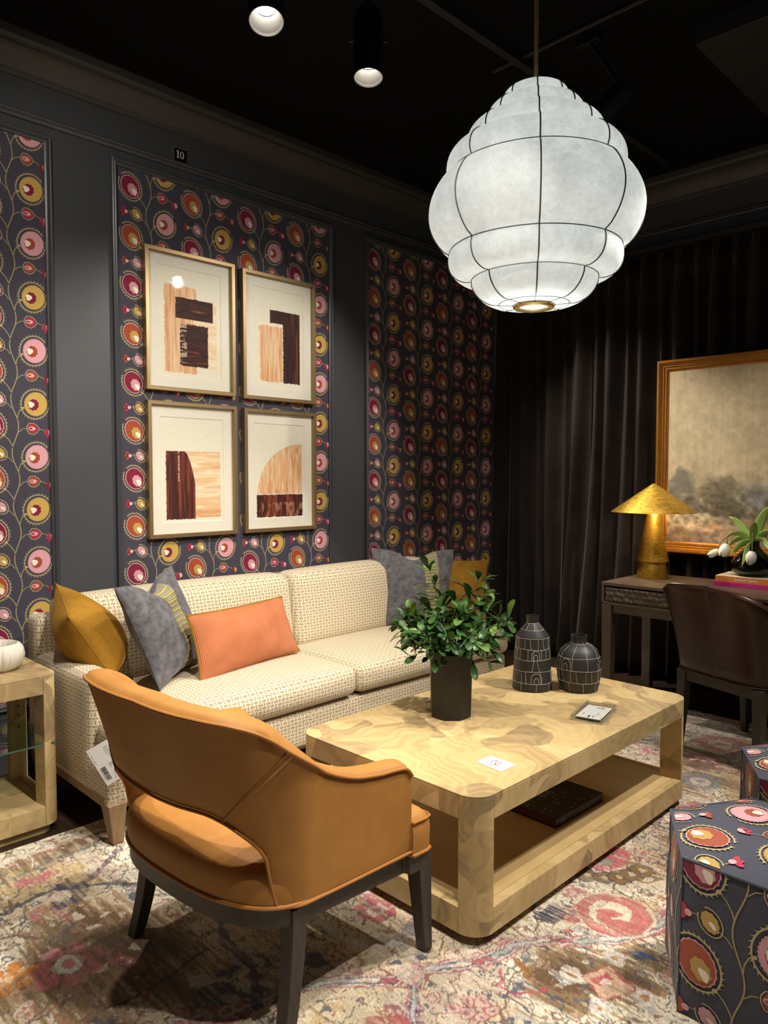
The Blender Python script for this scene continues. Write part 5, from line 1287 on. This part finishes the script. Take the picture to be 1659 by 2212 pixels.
# ------------------------------------------------------------------ on the desk
ZD = .762
t = Thing('table_lamp', 'gold leaf table lamp with a wide conical shade on the left end of the desk', 'table lamp', (4.455, 2.095, ZD))
m = MB(); m.lathe([(0, .418), (.033, .418), (.036, .412), (.093, .112), (.094, .106), (.088, .102), (.0, .102)], 48); m.build('upper_column', M['gold'], t, smooth=30)
m = MB(); m.lathe([(0, .104), (.078, .104), (.080, .100), (.095, .004), (.094, 0), (0, 0)], 48); m.build('base', M['gold'], t, smooth=30)
m = MB(); m.lathe([(.0, .592), (.008, .590), (.02, .582), (.255, .415), (.256, .412), (.252, .412), (.018, .574), (0, .578)], 64); m.build('shade', M['gold'], t, smooth=25)
m = MB(); m.tube([(0, 0, .33), (0, 0, .575)], .006, 8); m.build('stem', M['brass'], t)
for k, (bx_, by_) in enumerate(((-.055, -.055), (.055, .03))):
    bl = bpy.data.lights.new('lamp_bulb', 'POINT'); bl.energy = 2.6; bl.shadow_soft_size = .025; bl.color = (1, .86, .62); bo = bpy.data.objects.new('lamp_bulb', bl); COL.objects.link(bo); bo.location = (4.455+bx_, 2.095+by_, ZD+.455)
def book(name, label, cx, cy, z, th, wx, ly, rz, mat, title=None, mark=None):
    t = Thing(name, label, 'book', (cx, cy, z), rz)
    m = MB(); m.box(-wx, wx, -ly, ly, 0, .0025); m.box(-wx, wx, -ly, ly, th-.0025, th); m.box(-wx, -wx+.0025, -ly, ly, .0025, th-.0025); m.build('cover', mat, t, bevel=.0008)
    m = MB(); m.box(-wx+.003, wx-.004, -ly+.004, ly-.004, .0025, th-.0025); m.build('pages', M['pages'], t)
    if title: text('spine_lettering', title, .021, frame4((-wx-.0004, .13, th*.32), (0, -1, 0), (0, 0, 1)), M['white'], t.o)
    if mark:
        m = MB(); rg = random.Random(2); y_ = .07
        while y_ > -.18: 
            h_ = rg.uniform(.002, .006); m.box(-wx-.0006, -wx, y_-h_*.6, y_, th*.5-h_/2, th*.5+h_/2); y_ -= rg.uniform(.005, .014)
        tag(m.build('spine_marks', plain('pale_pink_foil', '#e2a0c8', .5), t), kind='stuff')
    return t
book('hardback_book', 'magenta hardback at the bottom of the pair of books on the desk', 4.535, 1.465, ZD, .025, .125, .24, R(1.5), M['magenta'], None, True)
t = book('hardback_book', 'orange and cream hardback reading Inspired Styles, lying on the magenta book', 4.535, 1.46, ZD+.0255, .033, .12, .235, R(2), M['orangebook'], 'Inspired Styles')
m = MB(); m.box(-.1195, .1195, -.2345, .2345, .0331, .0336); m.build('jacket_front', plain('cream_jacket', '#e2dccb', .4, var=.15, scale=8), t)
# green glass vase with white blooms
ZV = ZD+.0255+.0338
t = Thing('glass_vase', 'bulbous dark green glass vase standing on the two books', 'vase', (4.535, 1.53, ZV))
gp = [(0, 0), (.07, 0), (.105, .02), (.12, .05), (.112, .085), (.085, .12), (.05, .15), (.036, .175), (.036, .20), (.042, .205)]
m = MB(); m.lathe(gp+[(.038, .205), (.032, .198), (.032, .176), (.046, .15), (.081, .118), (.107, .084), (.115, .05), (.10, .023), (.068, .005), (0, .005)], 48); m.build('body', M['greenglass'], t, smooth=60)
t = Thing('white_flowers', 'white drooping tulips with pale green leaves in the green glass vase', 'flowers', (4.535, 1.53, ZV+.006))
def blade(pts, wd, mat, name):
    P = []; n = len(pts)
    for i, p in enumerate(pts):
        f = i/(n-1); w_ = wd*math.sin(math.pi*min(1, .12+.88*f))**.7; p = Vector(p); d = Vector(pts[min(i+1, n-1)])-Vector(pts[max(i-1, 0)]); a = d.cross(Vector((.7, .5, .4))).normalized()
        P.append([tuple(p+a*w_*s_+Vector((0, 0, .35*w_*abs(s_)))) for s_ in (-1, -.5, 0, .5, 1)])
    m = MB(); m.grid(P); o = m.build(name, mat, t, smooth=180); s_ = o.modifiers.new('thick', 'SOLIDIFY'); s_.thickness = .0012; return o
def arc(a, el, L, droop, z0=.17, n=9):
    c, s_ = math.cos(a), math.sin(a); pts = []
    for i in range(n): f = i/(n-1); r = L*f*math.cos(el)*(1+.2*f); pts.append((c*r*.9, s_*r*.9, z0+L*f*math.sin(el)-droop*f*f*L))
    return pts
for a, el, L, dr, w_ in ((100, 62, .26, .25, .020), (130, 55, .24, .6, .018), (85, 50, .22, .9, .020), (150, 30, .16, .8, .022), (-60, 75, .26, .1, .030), (200, 70, .22, .3, .022), (-90, 60, .25, .6, .02), (240, 50, .2, .9, .02), (60, 40, .18, 1.0, .02), (-20, 60, .22, .7, .02), (175, 20, .13, 1.2, .022)):
    blade(arc(R(a), R(el), L, dr), w_, M['leafpale'], 'leaf')
def bloom(c, axis, L, r, openness=0):
    ax = Vector(axis).normalized(); a = ax.cross(Vector((.2, .3, 1))).normalized(); b_ = ax.cross(a)
    for k in range(5):
        th_ = 2*math.pi*k/5; P = []
        for i in range(8):
            f = i/7; rr = r*(math.sin(math.pi*(.12+.80*f))**.8)+openness*f*f; row = []
            for j in range(5): q = th_+(-1+j/2)*.72*(1-f**4*.7); row.append(tuple(Vector(c)+ax*L*f+(a*math.cos(q)+b_*math.sin(q))*rr))
            P.append(row)
        m = MB(); m.grid(P); m.build('petal', M['petal'], t, smooth=180)
for c, axd, L, r, op, a in (((-.06, .125, .175), (-.1, .25, -1), .078, .029, .010, 110), ((-.10, -.03, .145), (-.1, .1, -1), .080, .030, 0, 200), ((-.05, .175, .135), (-.2, .9, -.7), .068, .019, .006, 120)):
    bloom(c, axd, L, r, op); m = MB(); c = Vector(c); m.tube([(0, 0, .03), (c.x*.15, c.y*.15, .20), (c.x*.6, c.y*.6, .245), (c.x*.95, c.y*.95, c.z+.045), tuple(c)], .003, 6); m.build('flower_stem', M['stem'], t)
